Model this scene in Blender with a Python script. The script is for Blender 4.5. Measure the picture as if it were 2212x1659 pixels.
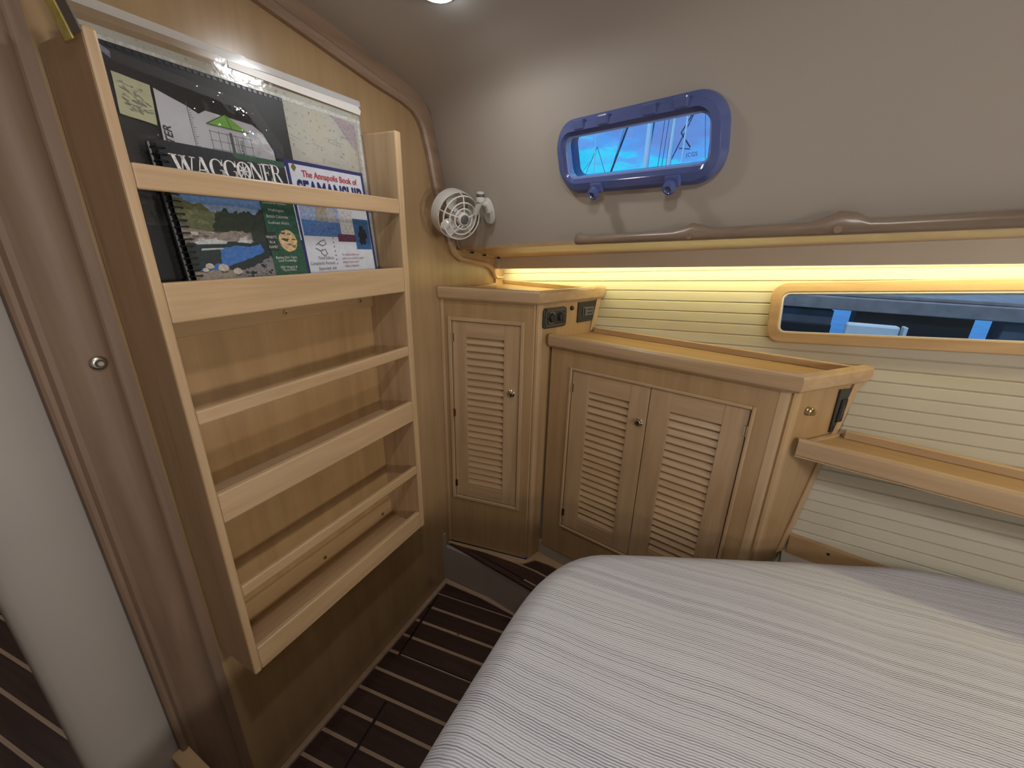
import bpy, bmesh, math, random
from mathutils import Vector, Matrix, noise
random.seed(7)
for o in list(bpy.data.objects): bpy.data.objects.remove(o, do_unlink=True)
scene = bpy.context.scene
COL = scene.collection

# ------------------------------------------------------------------ camera
CAM = (0.93, 0.0, 1.494)
cd = bpy.data.cameras.new('camera'); cd.sensor_width = 36.0; cd.lens = 875.0/2212.0*36.0
cd.clip_start = 0.02; cd.clip_end = 400
cam = bpy.data.objects.new('camera', cd); COL.objects.link(cam)
R_ = Vector((0.8864, 0.4625, 0.0206)); F_ = Vector((-0.4302, 0.8393, -0.3324))
F_.normalize(); R_ = (R_ - F_*R_.dot(F_)).normalized(); U_ = R_.cross(F_)
cam.matrix_world = Matrix(((R_.x, U_.x, -F_.x, CAM[0]), (R_.y, U_.y, -F_.y, CAM[1]), (R_.z, U_.z, -F_.z, CAM[2]), (0, 0, 0, 1)))
scene.camera = cam

# ------------------------------------------------------------------ world, exposure
vs = scene.view_settings
vs.view_transform = 'Standard'; vs.look = 'None'; vs.gamma = 1.0; vs.use_curve_mapping = False; vs.exposure = 0.0
W = bpy.data.worlds.new('sky'); scene.world = W; W.use_nodes = True
nt = W.node_tree; nt.nodes.clear()
def wn(t, **k):
    n = nt.nodes.new(t)
    for a, b in k.items(): setattr(n, a, b)
    return n
out = wn('ShaderNodeOutputWorld'); bg = wn('ShaderNodeBackground'); bg.inputs['Strength'].default_value = 1.15
tc = wn('ShaderNodeTexCoord'); mp = wn('ShaderNodeMapping'); mp.inputs['Scale'].default_value = (4.0, 4.0, 14.0); mp.inputs['Location'].default_value = (0.2, 0.9, 0.35)
no = wn('ShaderNodeTexNoise'); no.inputs['Scale'].default_value = 1.0; no.inputs['Detail'].default_value = 6; no.inputs['Roughness'].default_value = 0.6
cr = wn('ShaderNodeValToRGB')
cr.color_ramp.elements[0].position = 0.43; cr.color_ramp.elements[0].color = (0.04, 0.60, 0.90, 1)
cr.color_ramp.elements[1].position = 0.62; cr.color_ramp.elements[1].color = (0.13, 0.25, 0.62, 1)
e = cr.color_ramp.elements.new(0.47); e.color = (0.10, 0.36, 0.85, 1)
nt.links.new(tc.outputs['Generated'], mp.inputs['Vector']); nt.links.new(mp.outputs['Vector'], no.inputs['Vector'])
nt.links.new(no.outputs['Fac'], cr.inputs['Fac']); nt.links.new(cr.outputs['Color'], bg.inputs['Color']); nt.links.new(bg.outputs[0], out.inputs[0])

sl = bpy.data.lights.new('sun', 'SUN'); sl.energy = 1.6; sl.color = (1.0, 0.96, 0.92); sl.angle = math.radians(3)
so = bpy.data.objects.new('sun', sl); COL.objects.link(so); so.rotation_euler = Vector((0.18, 0.42, -0.9)).to_track_quat('-Z', 'Y').to_euler()
# lamp powers (the lamps themselves are built further down)
P_LAMP_A, P_LAMP_B, P_LAMP_C, P_LAMP_D, P_LAMP_E, LED_STRENGTH = 1.1, 0.8, 2.9, 6.0, 0.8, 20.0
P_WALL_FILL = 8.0  # for the added fill lamps on the far wall
LAMP_COL = (1.0, 0.965, 0.94); LED_COL = (1.0, 0.89, 0.44)

# ------------------------------------------------------------------ materials
def newmat(name):
    m = bpy.data.materials.new(name); m.use_nodes = True
    return m, m.node_tree, m.node_tree.nodes['Principled BSDF']
def ramp(t, stops):
    r = t.nodes.new('ShaderNodeValToRGB'); el = r.color_ramp.elements
    while len(el) > 1: el.remove(el[-1])
    el[0].position = stops[0][0]; el[0].color = (*stops[0][1], 1)
    for p, c in stops[1:]:
        n = el.new(p); n.color = (*c, 1)
    return r
def plain(name, col, rough=0.5, metal=0.0, vary=0.06, scale=14.0, spec=0.5, bump=0.0):
    m, t, b = newmat(name)
    c = t.nodes.new('ShaderNodeTexCoord'); n = t.nodes.new('ShaderNodeTexNoise')
    n.inputs['Scale'].default_value = scale; n.inputs['Detail'].default_value = 4
    r = ramp(t, [(0.3, tuple(x*(1-vary) for x in col)), (0.7, tuple(min(1, x*(1+vary)) for x in col))])
    t.links.new(c.outputs['Object'], n.inputs['Vector']); t.links.new(n.outputs['Fac'], r.inputs['Fac'])
    t.links.new(r.outputs['Color'], b.inputs['Base Color'])
    b.inputs['Roughness'].default_value = rough; b.inputs['Metallic'].default_value = metal
    b.inputs['Specular IOR Level'].default_value = spec
    if bump:
        bp = t.nodes.new('ShaderNodeBump'); bp.inputs['Strength'].default_value = bump; bp.inputs['Distance'].default_value = 0.002
        t.links.new(n.outputs['Fac'], bp.inputs['Height']); t.links.new(bp.outputs[0], b.inputs['Normal'])
    return m
def wood(name, lo, mid, hi, axis, rough=0.38, scale=1.0, seed=0.0, coat=0.15):
    m, t, b = newmat(name)
    c = t.nodes.new('ShaderNodeTexCoord'); mp = t.nodes.new('ShaderNodeMapping')
    long_, cross = 2.2*scale, 34.0*scale
    s = [cross]*3; s['xyz'.index(axis)] = long_
    mp.inputs['Scale'].default_value = s; mp.inputs['Location'].default_value = (seed, seed*1.7, seed*0.6)
    oi = t.nodes.new('ShaderNodeObjectInfo'); ad = t.nodes.new('ShaderNodeVectorMath'); ad.operation = 'ADD'
    mu = t.nodes.new('ShaderNodeMath'); mu.operation = 'MULTIPLY'; mu.inputs[1].default_value = 7.0
    t.links.new(oi.outputs['Random'], mu.inputs[0])
    t.links.new(c.outputs['Object'], mp.inputs['Vector']); t.links.new(mp.outputs['Vector'], ad.inputs[0]); t.links.new(mu.outputs[0], ad.inputs[1])
    n = t.nodes.new('ShaderNodeTexNoise'); n.inputs['Scale'].default_value = 1.0; n.inputs['Detail'].default_value = 5; n.inputs['Roughness'].default_value = 0.62; n.inputs['Distortion'].default_value = 0.5
    t.links.new(ad.outputs[0], n.inputs['Vector'])
    r = ramp(t, [(0.28, lo), (0.5, mid), (0.74, hi)])
    t.links.new(n.outputs['Fac'], r.inputs['Fac'])
    n2 = t.nodes.new('ShaderNodeTexNoise'); n2.inputs['Scale'].default_value = 3.0; n2.inputs['Detail'].default_value = 2
    t.links.new(c.outputs['Object'], n2.inputs['Vector'])
    mx = t.nodes.new('ShaderNodeMix'); mx.data_type = 'RGBA'; mx.blend_type = 'MULTIPLY'; mx.inputs[0].default_value = 1.0
    r2 = ramp(t, [(0.3, (0.9, 0.9, 0.9)), (0.7, (1, 1, 1))]); t.links.new(n2.outputs['Fac'], r2.inputs['Fac'])
    t.links.new(r.outputs['Color'], mx.inputs[6]); t.links.new(r2.outputs['Color'], mx.inputs[7])
    t.links.new(mx.outputs[2], b.inputs['Base Color'])
    bp = t.nodes.new('ShaderNodeBump'); bp.inputs['Strength'].default_value = 0.06; bp.inputs['Distance'].default_value = 0.001
    t.links.new(n.outputs['Fac'], bp.inputs['Height']); t.links.new(bp.outputs[0], b.inputs['Normal'])
    b.inputs['Roughness'].default_value = rough; b.inputs['Coat Weight'].default_value = coat; b.inputs['Coat Roughness'].default_value = 0.25
    return m
def emit(name, col, strength):
    m, t, b = newmat(name)
    b.inputs['Base Color'].default_value = (*col, 1); b.inputs['Emission Color'].default_value = (*col, 1); b.inputs['Emission Strength'].default_value = strength
    return m
def clear(name, tint, refl=0.5, rough=0.03, bump=0.0, haze=0.0):
    m = bpy.data.materials.new(name); m.use_nodes = True; t = m.node_tree; t.nodes.clear()
    o = t.nodes.new('ShaderNodeOutputMaterial'); tr = t.nodes.new('ShaderNodeBsdfTransparent'); tr.inputs[0].default_value = (*tint, 1)
    g = t.nodes.new('ShaderNodeBsdfGlossy'); g.inputs['Roughness'].default_value = rough
    f = t.nodes.new('ShaderNodeFresnel'); f.inputs['IOR'].default_value = 1.5
    mul = t.nodes.new('ShaderNodeMath'); mul.operation = 'MULTIPLY'; mul.inputs[1].default_value = refl*2
    mx = t.nodes.new('ShaderNodeMixShader')
    t.links.new(f.outputs[0], mul.inputs[0]); t.links.new(mul.outputs[0], mx.inputs[0]); t.links.new(tr.outputs[0], mx.inputs[1]); t.links.new(g.outputs[0], mx.inputs[2])
    last = mx
    if haze:
        d = t.nodes.new('ShaderNodeBsdfDiffuse'); d.inputs[0].default_value = (0.8, 0.8, 0.8, 1)
        m2 = t.nodes.new('ShaderNodeMixShader'); m2.inputs[0].default_value = haze
        t.links.new(mx.outputs[0], m2.inputs[1]); t.links.new(d.outputs[0], m2.inputs[2]); last = m2
    if bump:
        c = t.nodes.new('ShaderNodeTexCoord'); n = t.nodes.new('ShaderNodeTexNoise'); n.inputs['Scale'].default_value = 26; n.inputs['Detail'].default_value = 3
        bp = t.nodes.new('ShaderNodeBump'); bp.inputs['Strength'].default_value = bump; bp.inputs['Distance'].default_value = 0.01
        t.links.new(c.outputs['Object'], n.inputs['Vector']); t.links.new(n.outputs['Fac'], bp.inputs['Height'])
        t.links.new(bp.outputs[0], g.inputs['Normal']); t.links.new(bp.outputs[0], f.inputs['Normal'])
    t.links.new(last.outputs[0], o.inputs[0])
    return m

MAPLE = ((0.42, 0.275, 0.150), (0.49, 0.335, 0.190), (0.56, 0.395, 0.235))
VEN = ((0.37, 0.235, 0.112), (0.42, 0.272, 0.135), (0.47, 0.312, 0.162))
M = {}
for ax in 'xyz':
    M['maple_'+ax] = wood('maple_'+ax, *MAPLE, ax)
    M['veneer_'+ax] = wood('veneer_'+ax, *VEN, ax, rough=0.34, scale=0.8, coat=0.3)
M['bulk'] = wood('bulkhead_veneer', (0.345, 0.222, 0.112), (0.39, 0.258, 0.132), (0.435, 0.292, 0.155), 'z', rough=0.3, scale=0.7, seed=3.1, coat=0.35)
M['back'] = wood('rack_back_veneer', (0.36, 0.225, 0.10), (0.42, 0.265, 0.122), (0.47, 0.305, 0.148), 'z', rough=0.42, scale=0.7, seed=5.7)
M['arch'] = wood('arch_trim_wood', (0.25, 0.165, 0.11), (0.31, 0.205, 0.14), (0.36, 0.245, 0.17), 'y', rough=0.4)
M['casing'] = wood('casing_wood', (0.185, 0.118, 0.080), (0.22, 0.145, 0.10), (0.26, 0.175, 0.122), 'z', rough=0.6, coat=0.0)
M['rail'] = wood('grab_rail_wood', (0.23, 0.165, 0.115), (0.28, 0.205, 0.145), (0.33, 0.245, 0.175), 'x', rough=0.3)
M['teak'] = wood('dark_floor_wood', (0.032, 0.016, 0.013), (0.052, 0.026, 0.020), (0.076, 0.038, 0.028), 'x', rough=0.45, scale=1.3, coat=0.1)
M['holly'] = wood('pale_inlay_wood', (0.37, 0.26, 0.175), (0.44, 0.32, 0.22), (0.50, 0.37, 0.26), 'x', rough=0.4)
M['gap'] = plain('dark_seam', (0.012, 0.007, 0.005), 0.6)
M['cream'] = plain('cream_liner', (0.48, 0.43, 0.37), 0.42, vary=0.015, scale=3, spec=0.35)
M['valance'] = plain('pale_valance', (0.66, 0.60, 0.50), 0.45, vary=0.02)
M['plank'] = plain('painted_plank', (0.58, 0.55, 0.44), 0.38, vary=0.02, scale=6, spec=0.4)
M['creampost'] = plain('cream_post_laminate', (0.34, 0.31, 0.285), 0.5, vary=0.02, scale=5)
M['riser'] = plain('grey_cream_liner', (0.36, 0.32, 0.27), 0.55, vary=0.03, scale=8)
M['white_pl'] = plain('white_plastic', (0.72, 0.70, 0.66), 0.32, vary=0.02)
M['clear_pl'] = plain('translucent_plastic', (0.60, 0.58, 0.54), 0.15, vary=0.05)
M['grey_pl'] = plain('grey_plastic', (0.10, 0.10, 0.105), 0.4)
M['black_pl'] = plain('black_plastic', (0.018, 0.020, 0.021), 0.33, spec=0.6)
M['black_pl2'] = plain('black_plastic_matt', (0.008, 0.008, 0.009), 0.5)
M['brass'] = plain('brass', (0.48, 0.40, 0.26), 0.2, metal=1.0)
M['chrome'] = plain('chrome', (0.75, 0.72, 0.66), 0.08, metal=1.0)
M['steel'] = plain('dull_steel', (0.45, 0.43, 0.40), 0.3, metal=1.0)
M['port'] = plain('port_plastic_blue_bloom', (0.095, 0.13, 0.33), 0.14, vary=0.05, spec=0.8)  # blue bloom from the bright port put into the frame colour
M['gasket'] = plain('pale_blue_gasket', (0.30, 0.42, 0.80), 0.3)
M['glass'] = clear('window_glass', (0.92, 0.97, 1.0), 0.4)
M['sleeve'] = clear('clear_vinyl', (0.95, 0.95, 0.94), 0.55, 0.11, bump=0.12, haze=0.05)
M['weld'] = clear('welded_vinyl_edge', (0.95, 0.95, 0.94), 0.5, 0.15, haze=0.30)
M['bag'] = clear('crinkled_clear_bag', (0.97, 0.97, 0.97), 0.6, 0.06, bump=0.65, haze=0.015)
M['led'] = emit('led_warm', LED_COL, LED_STRENGTH)
M['lens'] = emit('lamp_lens', (0.75, 0.88, 1.0), 25.0)
M['knob_dark'] = plain('dark_rubber', (0.03, 0.03, 0.032), 0.5)
M['wire'] = plain('pale_cable', (0.45, 0.36, 0.22), 0.5)
M['yellow'] = plain('yellow_webbing', (0.62, 0.52, 0.15), 0.6, vary=0.2, scale=60)
M['smoke'] = plain('smoky_grey_vinyl', (0.16, 0.14, 0.13), 0.35)

def striped(name):
    m, t, b = newmat(name)
    c = t.nodes.new('ShaderNodeTexCoord')
    dp = t.nodes.new('ShaderNodeVectorMath'); dp.operation = 'DOT_PRODUCT'; dp.inputs[1].default_value = (-0.0916, 0.9958, 0.0)
    t.links.new(c.outputs['Object'], dp.inputs[0])
    nz = t.nodes.new('ShaderNodeTexNoise'); nz.inputs['Scale'].default_value = 70; nz.inputs['Detail'].default_value = 2
    t.links.new(c.outputs['Object'], nz.inputs['Vector'])
    nl = t.nodes.new('ShaderNodeTexNoise'); nl.inputs['Scale'].default_value = 4.0; nl.inputs['Detail'].default_value = 1
    t.links.new(c.outputs['Object'], nl.inputs['Vector'])
    def mth(op, a, bb):
        n = t.nodes.new('ShaderNodeMath'); n.operation = op
        for i, v in enumerate((a, bb)):
            if v is None: continue
            if isinstance(v, (int, float)): n.inputs[i].default_value = v
            else: t.links.new(v, n.inputs[i])
        return n.outputs[0]
    u = mth('ADD', dp.outputs['Value'], mth('MULTIPLY', mth('SUBTRACT', nz.outputs['Fac'], 0.5), 0.0030))
    u = mth('ADD', u, mth('MULTIPLY', mth('SUBTRACT', nl.outputs['Fac'], 0.5), 0.03))
    ph = mth('MULTIPLY', u, 2*math.pi/0.0047)
    sn = mth('SINE', ph, None)
    # neighbouring stripes differ in strength
    wn1 = t.nodes.new('ShaderNodeTexWhiteNoise'); wn1.noise_dimensions = '1D'
    t.links.new(mth('FLOOR', mth('ADD', mth('DIVIDE', u, 0.0047), 0.25), None), wn1.inputs['W'])
    fac = mth('ADD', mth('MULTIPLY', sn, 0.5), 0.5)
    dark = mth('MULTIPLY', mth('POWER', fac, 1.6), mth('ADD', mth('MULTIPLY', wn1.outputs['Value'], 0.5), 0.55))
    r = ramp(t, [(0.0, (0.69, 0.70, 0.755)), (0.45, (0.51, 0.515, 0.575)), (1.0, (0.19, 0.195, 0.25))])
    t.links.new(dark, r.inputs['Fac']); t.links.new(r.outputs['Color'], b.inputs['Base Color'])
    bp = t.nodes.new('ShaderNodeBump'); bp.inputs['Strength'].default_value = 0.5; bp.inputs['Distance'].default_value = 0.0012
    t.links.new(mth('SUBTRACT', nz.outputs['Fac'], mth('MULTIPLY', dark, 1.0)), bp.inputs['Height']); t.links.new(bp.outputs[0], b.inputs['Normal'])
    b.inputs['Roughness'].default_value = 0.85; b.inputs['Specular IOR Level'].default_value = 0.15
    return m
M['stripe'] = striped('grey_striped_seersucker')

# ------------------------------------------------------------------ mesh helpers
class MB:
    def __init__(s): s.v = []; s.f = []; s.mi = []; s.sm = []
    def poly(s, pts, mi=0, smooth=False):
        i = len(s.v); s.v += [Vector(p) for p in pts]; s.f.append(list(range(i, i+len(pts)))); s.mi.append(mi); s.sm.append(smooth); return s
    def loft(s, rings, mi=0, closed=True, cap=True, smooth=True):
        n = len(rings[0]); base = len(s.v)
        for r in rings: s.v += [Vector(p) for p in r]
        for k in range(len(rings)-1):
            for j in range(n if closed else n-1):
                a = base+k*n+j; b_ = base+k*n+(j+1) % n
                s.f.append([a, b_, b_+n, a+n]); s.mi.append(mi); s.sm.append(smooth)
        if cap and closed:
            s.f.append([base+j for j in range(n)][::-1]); s.mi.append(mi); s.sm.append(False)
            s.f.append([base+(len(rings)-1)*n+j for j in range(n)]); s.mi.append(mi); s.sm.append(False)
        return s
    def box(s, a, b_, mi=0):
        x0, y0, z0 = a; x1, y1, z1 = b_
        return s.loft([[(x0, y0, z0), (x1, y0, z0), (x1, y1, z0), (x0, y1, z0)], [(x0, y0, z1), (x1, y0, z1), (x1, y1, z1), (x0, y1, z1)]], mi, smooth=False)
    def prism(s, pts, z0, z1, mi=0, smooth=False):
        return s.loft([[(x, y, z0) for x, y in pts], [(x, y, z1) for x, y in pts]], mi, smooth=smooth)
    def tube(s, path, r, n=10, mi=0, closed=False):
        P = [Vector(p) for p in path]; rings = []; m = len(P)
        t0 = (P[1]-P[0]).normalized(); up = Vector((0, 0, 1)) if abs(t0.z) < 0.9 else Vector((1, 0, 0))
        nrm = (up-t0*up.dot(t0)).normalized()
        for i in range(m):
            if closed: t = (P[(i+1) % m]-P[i-1]).normalized()
            else: t = (P[min(i+1, m-1)]-P[max(i-1, 0)]).normalized()
            nrm = (nrm-t*nrm.dot(t)).normalized(); bn = t.cross(nrm)
            rr = r[i] if isinstance(r, (list, tuple)) else r
            rings.append([P[i]+(nrm*math.cos(a)+bn*math.sin(a))*rr for a in (2*math.pi*k/n for k in range(n))])
        if closed: rings.append(rings[0])
        return s.loft(rings, mi, cap=not closed)
    def lathe(s, prof, origin, axis, n=24, mi=0, ref=None):
        ax = Vector(axis).normalized(); o = Vector(origin)
        u = Vector(ref) if ref else (Vector((0, 0, 1)) if abs(ax.z) < 0.9 else Vector((1, 0, 0)))
        u = (u-ax*u.dot(ax)).normalized(); w = ax.cross(u)
        rings = [[o+ax*h+(u*math.cos(a)+w*math.sin(a))*r for a in (2*math.pi*k/n for k in range(n))] for r, h in prof]
        return s.loft(rings, mi)
    def build(s, name, mats, parent=None, bevel=0.0, seg=2, angle=35, frame=None):
        me = bpy.data.meshes.new(name)
        me.from_pydata([tuple(v) for v in s.v], [], s.f)
        if not isinstance(mats, (list, tuple)): mats = [mats]
        for m in mats: me.materials.append(M[m] if isinstance(m, str) else m)
        for p, mi, sm in zip(me.polygons, s.mi, s.sm): p.material_index = mi; p.use_smooth = sm
        bm = bmesh.new(); bm.from_mesh(me)
        bmesh.ops.remove_doubles(bm, verts=bm.verts, dist=1e-6)
        bmesh.ops.recalc_face_normals(bm, faces=bm.faces)
        bm.to_mesh(me); bm.free()
        if any(s.sm): me.set_sharp_from_angle(angle=math.radians(angle))
        ob = bpy.data.objects.new(name, me); COL.objects.link(ob)
        if parent: ob.parent = parent
        if frame is not None: ob.matrix_world = frame
        if bevel:
            b = ob.modifiers.new('bevel', 'BEVEL'); b.width = bevel; b.segments = seg; b.limit_method = 'ANGLE'; b.angle_limit = math.radians(40); b.harden_normals = False
        return ob
def tag(o, label=None, cat=None, group=None, kind=None):
    if label: o['label'] = label
    if cat: o['category'] = cat
    if group: o['group'] = group
    if kind: o['kind'] = kind
    return o
def empty(name, frame):
    o = bpy.data.objects.new(name, None); COL.objects.link(o); o.empty_display_size = 0.05
    o.matrix_world = frame if isinstance(frame, Matrix) else Matrix.Translation(frame); return o
def frame(o, x, y, z=(0, 0, 1)):
    x, y, z = Vector(x).normalized(), Vector(y).normalized(), Vector(z).normalized()
    return Matrix(((x.x, y.x, z.x, o[0]), (x.y, y.y, z.y, o[1]), (x.z, y.z, z.z, o[2]), (0, 0, 0, 1)))
def rrect(x0, y0, x1, y1, r, n=8):
    pts = []
    for cx, cy, a0 in ((x1-r, y1-r, 0), (x0+r, y1-r, 90), (x0+r, y0+r, 180), (x1-r, y0+r, 270)):
        for k in range(n+1):
            a = math.radians(a0+90*k/n); pts.append((cx+r*math.cos(a), cy+r*math.sin(a)))
    return pts
def ring_solid(mb, outer, inner, y0, y1, mi=0, f=lambda a, b, c: (a, c, b), smooth=False):
    """ring between two outlines, extruded between depths y0 and y1; f maps (u, v, depth) to local space"""
    n = len(outer)
    A = [f(*p, y0) for p in outer]; B = [f(*p, y1) for p in outer]; C = [f(*p, y1) for p in inner]; D = [f(*p, y0) for p in inner]
    for j in range(n):
        k = (j+1) % n
        for q in ((A, B), (B, C), (C, D), (D, A)):
            mb.poly([q[0][j], q[0][k], q[1][k], q[1][j]], mi, smooth)
    return mb
def text_mesh(body, size, align='LEFT', shear=0.0, space=1.0, offset=0.0):
    c = bpy.data.curves.new('lettering', 'FONT'); c.body = body; c.size = size; c.align_x = align; c.shear = shear; c.space_character = space; c.offset = offset
    c.resolution_u = 3; c.extrude = 0.0
    ob = bpy.data.objects.new('lettering', c)
    me = bpy.data.meshes.new_from_object(ob)
    vs_ = [v.co.copy() for v in me.vertices]; fs = [list(p.vertices) for p in me.polygons]
    bpy.data.objects.remove(ob); bpy.data.curves.remove(c); bpy.data.meshes.remove(me)
    return vs_, fs
def add_text(mb, body, size, fn, mi=0, align='LEFT', shear=0.0, space=1.0, sx=1.0, offset=0.0):
    v, f = text_mesh(body, size, align, shear, space, offset); b = len(mb.v)
    mb.v += [Vector(fn(p.x*sx, p.y)) for p in v]
    for q in f: mb.f.append([b+i for i in q]); mb.mi.append(mi); mb.sm.append(False)

# ------------------------------------------------------------------ reference surfaces of the boat
def hullY(x, z): return 1.70-0.17*x+0.21*(z-1.336)          # inner face of the planked hull side
def cabY(x, z): return 1.26-0.33*x-0.34*(z-1.671)           # cream cabin side above the ledge
HN = Vector((0.17, 1, -0.21)).normalized(); HS = Vector((1, -0.155, 0.073)); HS = (HS-HN*HS.dot(HN)).normalized(); HT = HS.cross(HN)
if HT.z < 0: HT = -HT
HO = Vector((0, 1.70, 1.336))
HF = frame(HO, HS, HN, HT)                                   # hull frame: x along planks, y outward, z up the side
def hull_st(x, z):
    p = Vector((x, hullY(x, z), z))-HO; return p.dot(HS), p.dot(HT)

# ================================================================== SETTING
# ---- floor: dark planks with pale inlay strips
FD = Vector((1, 0.13, 0)).normalized(); FN = Vector((-FD.y, FD.x, 0))
FF = frame((0, 0, 0), FD, FN)
fl = MB().box((-2.4, -1.5, -0.05), (2.7, 1.75, -0.006)).build('floor', 'gap'); tag(fl, 'dark plank cabin floor with pale inlay strips', kind='structure')
pitch = 0.0751; row0 = 0.4185*FN.y       # a strip centre line (distance across the planks)
sw = 0.0105
def fx(b, x0): return (x0+0*b)           # helper, x along plank ~ world X
def plank(x0, x1, b0, b1, name='plank', mat='teak', top=0.0):
    if x1-x0 < 0.01: return
    o = MB().box((x0, b0, -0.008), (x1, b1, top)).build(name, mat, fl); o.matrix_parent_inverse = Matrix.Identity(4); o.matrix_local = FF; return o
for k in range(-15, 10):
    c = row0+k*pitch                      # strip below plank k
    b0, b1 = c+sw/2+0.0006, c+pitch-sw/2-0.0006
    yl = c                                 # approx Y at X=0
    xa = 0.014+0.13*0 if yl > 0.02 else -2.35
    xe = 1.0 if yl > 0.3 else 0.75
    if yl > 0.02: xa = 0.018+0.13*c
    if k == 9: b1 = min(b1, 1.165)
    if 0.02 < yl < 0.62:
        plank(-2.35, -0.035, b0, b1); plank(-2.35, -0.035, c-sw/2, c+sw/2, 'inlay_strip', 'holly', 0.0003)
    # hatch seams cut across the planks
    seam = None
    if 5 <= k <= 8: seam = 0.031+0.13*(1.025*1.0)+0.0
    elif k <= 2 and yl > 0.02: seam = 0.135+0.13*0.663
    if seam:
        plank(xa, seam-0.004, b0, b1); plank(seam+0.004, xe, b0, b1)
    else: plank(xa, xe, b0, b1)
    # strip under this plank
    s2 = None
    if 5 <= k <= 8: s2 = 0.031+0.13*1.025
    elif k <= 2 and yl > 0.02: s2 = 0.135+0.13*0.663
    h = sw/2
    thin = k in (5, 9)
    if s2:
        plank(xa, s2-0.006, c-h, c+h, 'inlay_strip', 'holly', 0.0003)
        plank(s2+0.006, xe, c-(0.002 if thin else h), c+(0.002 if thin else h), 'inlay_strip', 'holly', 0.0003)
    else: plank(xa, xe, c-(0.002 if thin else h), c+(0.002 if thin else h), 'inlay_strip', 'holly', 0.0003)
tag(MB().box((0.0, 0.19, -0.004), (0.018, 1.185, 0.012)).build('baseboard_left', 'holly', bevel=0.003), 'pale wood strip where bulkhead meets floor', kind='structure')
tag(MB().loft([[(0, 1.160, 0), (0.20, 1.166, 0), (0.34, 1.158, 0), (0.80, 1.11, 0), (0.80, 1.135, 0), (0.34, 1.182, 0), (0.2, 1.184, 0), (0, 1.182, 0)],
               [(0, 1.160, 0.010), (0.20, 1.166, 0.010), (0.34, 1.158, 0.010), (0.80, 1.11, 0.010), (0.80, 1.135, 0.012), (0.34, 1.182, 0.012), (0.2, 1.184, 0.012), (0, 1.182, 0.012)]], smooth=False).build('baseboard_front', 'holly', bevel=0.003), 'pale wood strip at foot of step riser', kind='structure')

# ---- bulkhead (left wall) with door opening at its near end
arch_out = [(0.10, 2.012), (0.42, 2.0), (0.70, 1.977), (0.86, 1.958), (1.0, 1.934), (1.12, 1.909), (1.165, 1.888), (1.19, 1.86), (1.205, 1.836), (1.234, 1.752), (1.262, 1.668), (1.33, 1.46)]
bpts = [(0.19, 0), (1.60, 0), (1.62, 0.9), (1.75, 1.40), (1.75, 1.56), (1.40, 1.56)]+[(y+0.02, z+0.02) for y, z in reversed(arch_out[1:-1])]+[(0.19, 2.035)]
tag(MB().loft([[(-0.03, y, z) for y, z in bpts], [(0.0, y, z) for y, z in bpts]], smooth=False).build('wall_left', 'bulk'), 'maple veneer bulkhead carrying the book rack', kind='structure')
tag(MB().box((-0.03, -0.62, 1.88), (0, 0.19, 2.06)).build('wall_left_header', 'bulk'), 'veneer above the doorway', kind='structure')
tag(MB().box((-0.03, -1.5, 0), (0, -0.62, 2.06)).build('wall_left_aft', 'bulk'), 'veneer beside the doorway behind the camera', kind='structure')
# casing beside the door
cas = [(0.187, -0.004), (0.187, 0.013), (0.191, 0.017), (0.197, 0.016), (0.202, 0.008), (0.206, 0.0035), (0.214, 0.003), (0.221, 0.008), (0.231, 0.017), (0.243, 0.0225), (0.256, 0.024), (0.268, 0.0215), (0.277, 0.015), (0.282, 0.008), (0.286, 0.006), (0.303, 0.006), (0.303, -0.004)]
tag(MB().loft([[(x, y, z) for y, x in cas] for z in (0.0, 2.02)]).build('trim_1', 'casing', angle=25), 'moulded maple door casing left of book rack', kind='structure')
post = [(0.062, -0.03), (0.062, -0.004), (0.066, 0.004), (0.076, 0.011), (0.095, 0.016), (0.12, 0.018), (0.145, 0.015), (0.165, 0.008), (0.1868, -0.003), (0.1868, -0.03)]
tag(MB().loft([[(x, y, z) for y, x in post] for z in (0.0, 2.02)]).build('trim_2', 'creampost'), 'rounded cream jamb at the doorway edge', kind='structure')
tag(MB().box((0.0, 0.170, 0.0), (0.10, 0.2005, 0.385)).build('trim_3', 'maple_x', bevel=0.002), 'small maple block at the foot of the door casing', kind='structure')

# ---- arch moulding along the bulkhead top
arch_in = [(0.10, 1.96), (0.40, 1.955), (0.648, 1.931), (0.804, 1.904), (0.954, 1.878), (1.058, 1.865), (1.105, 1.853), (1.13, 1.835), (1.145, 1.814), (1.167, 1.754), (1.191, 1.664), (1.262, 1.485)]
ao = arch_out[:-1]+[(1.32, 1.50)]
mb = MB()
rings = []
for (yi, zi), (yo, zo) in zip(arch_in, ao):
    d = Vector((0, yo-yi, zo-zi)); p = Vector((0, yi, zi))
    rings.append([p+Vector((-0.002, 0, 0)), p+Vector((0.014, 0, 0)), p+d*0.12+Vector((0.020, 0, 0)), p+d*0.28+Vector((0.021, 0, 0)), p+d*0.36+Vector((0.016, 0, 0)), p+d*0.98+Vector((0.014, 0, 0)), p+d*0.98+Vector((-0.002, 0, 0))])
mb.loft(rings)
tag(mb.build('trim_4', 'arch', angle=30), 'brown arched moulding between bulkhead and cream headliner', kind='structure')
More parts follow.
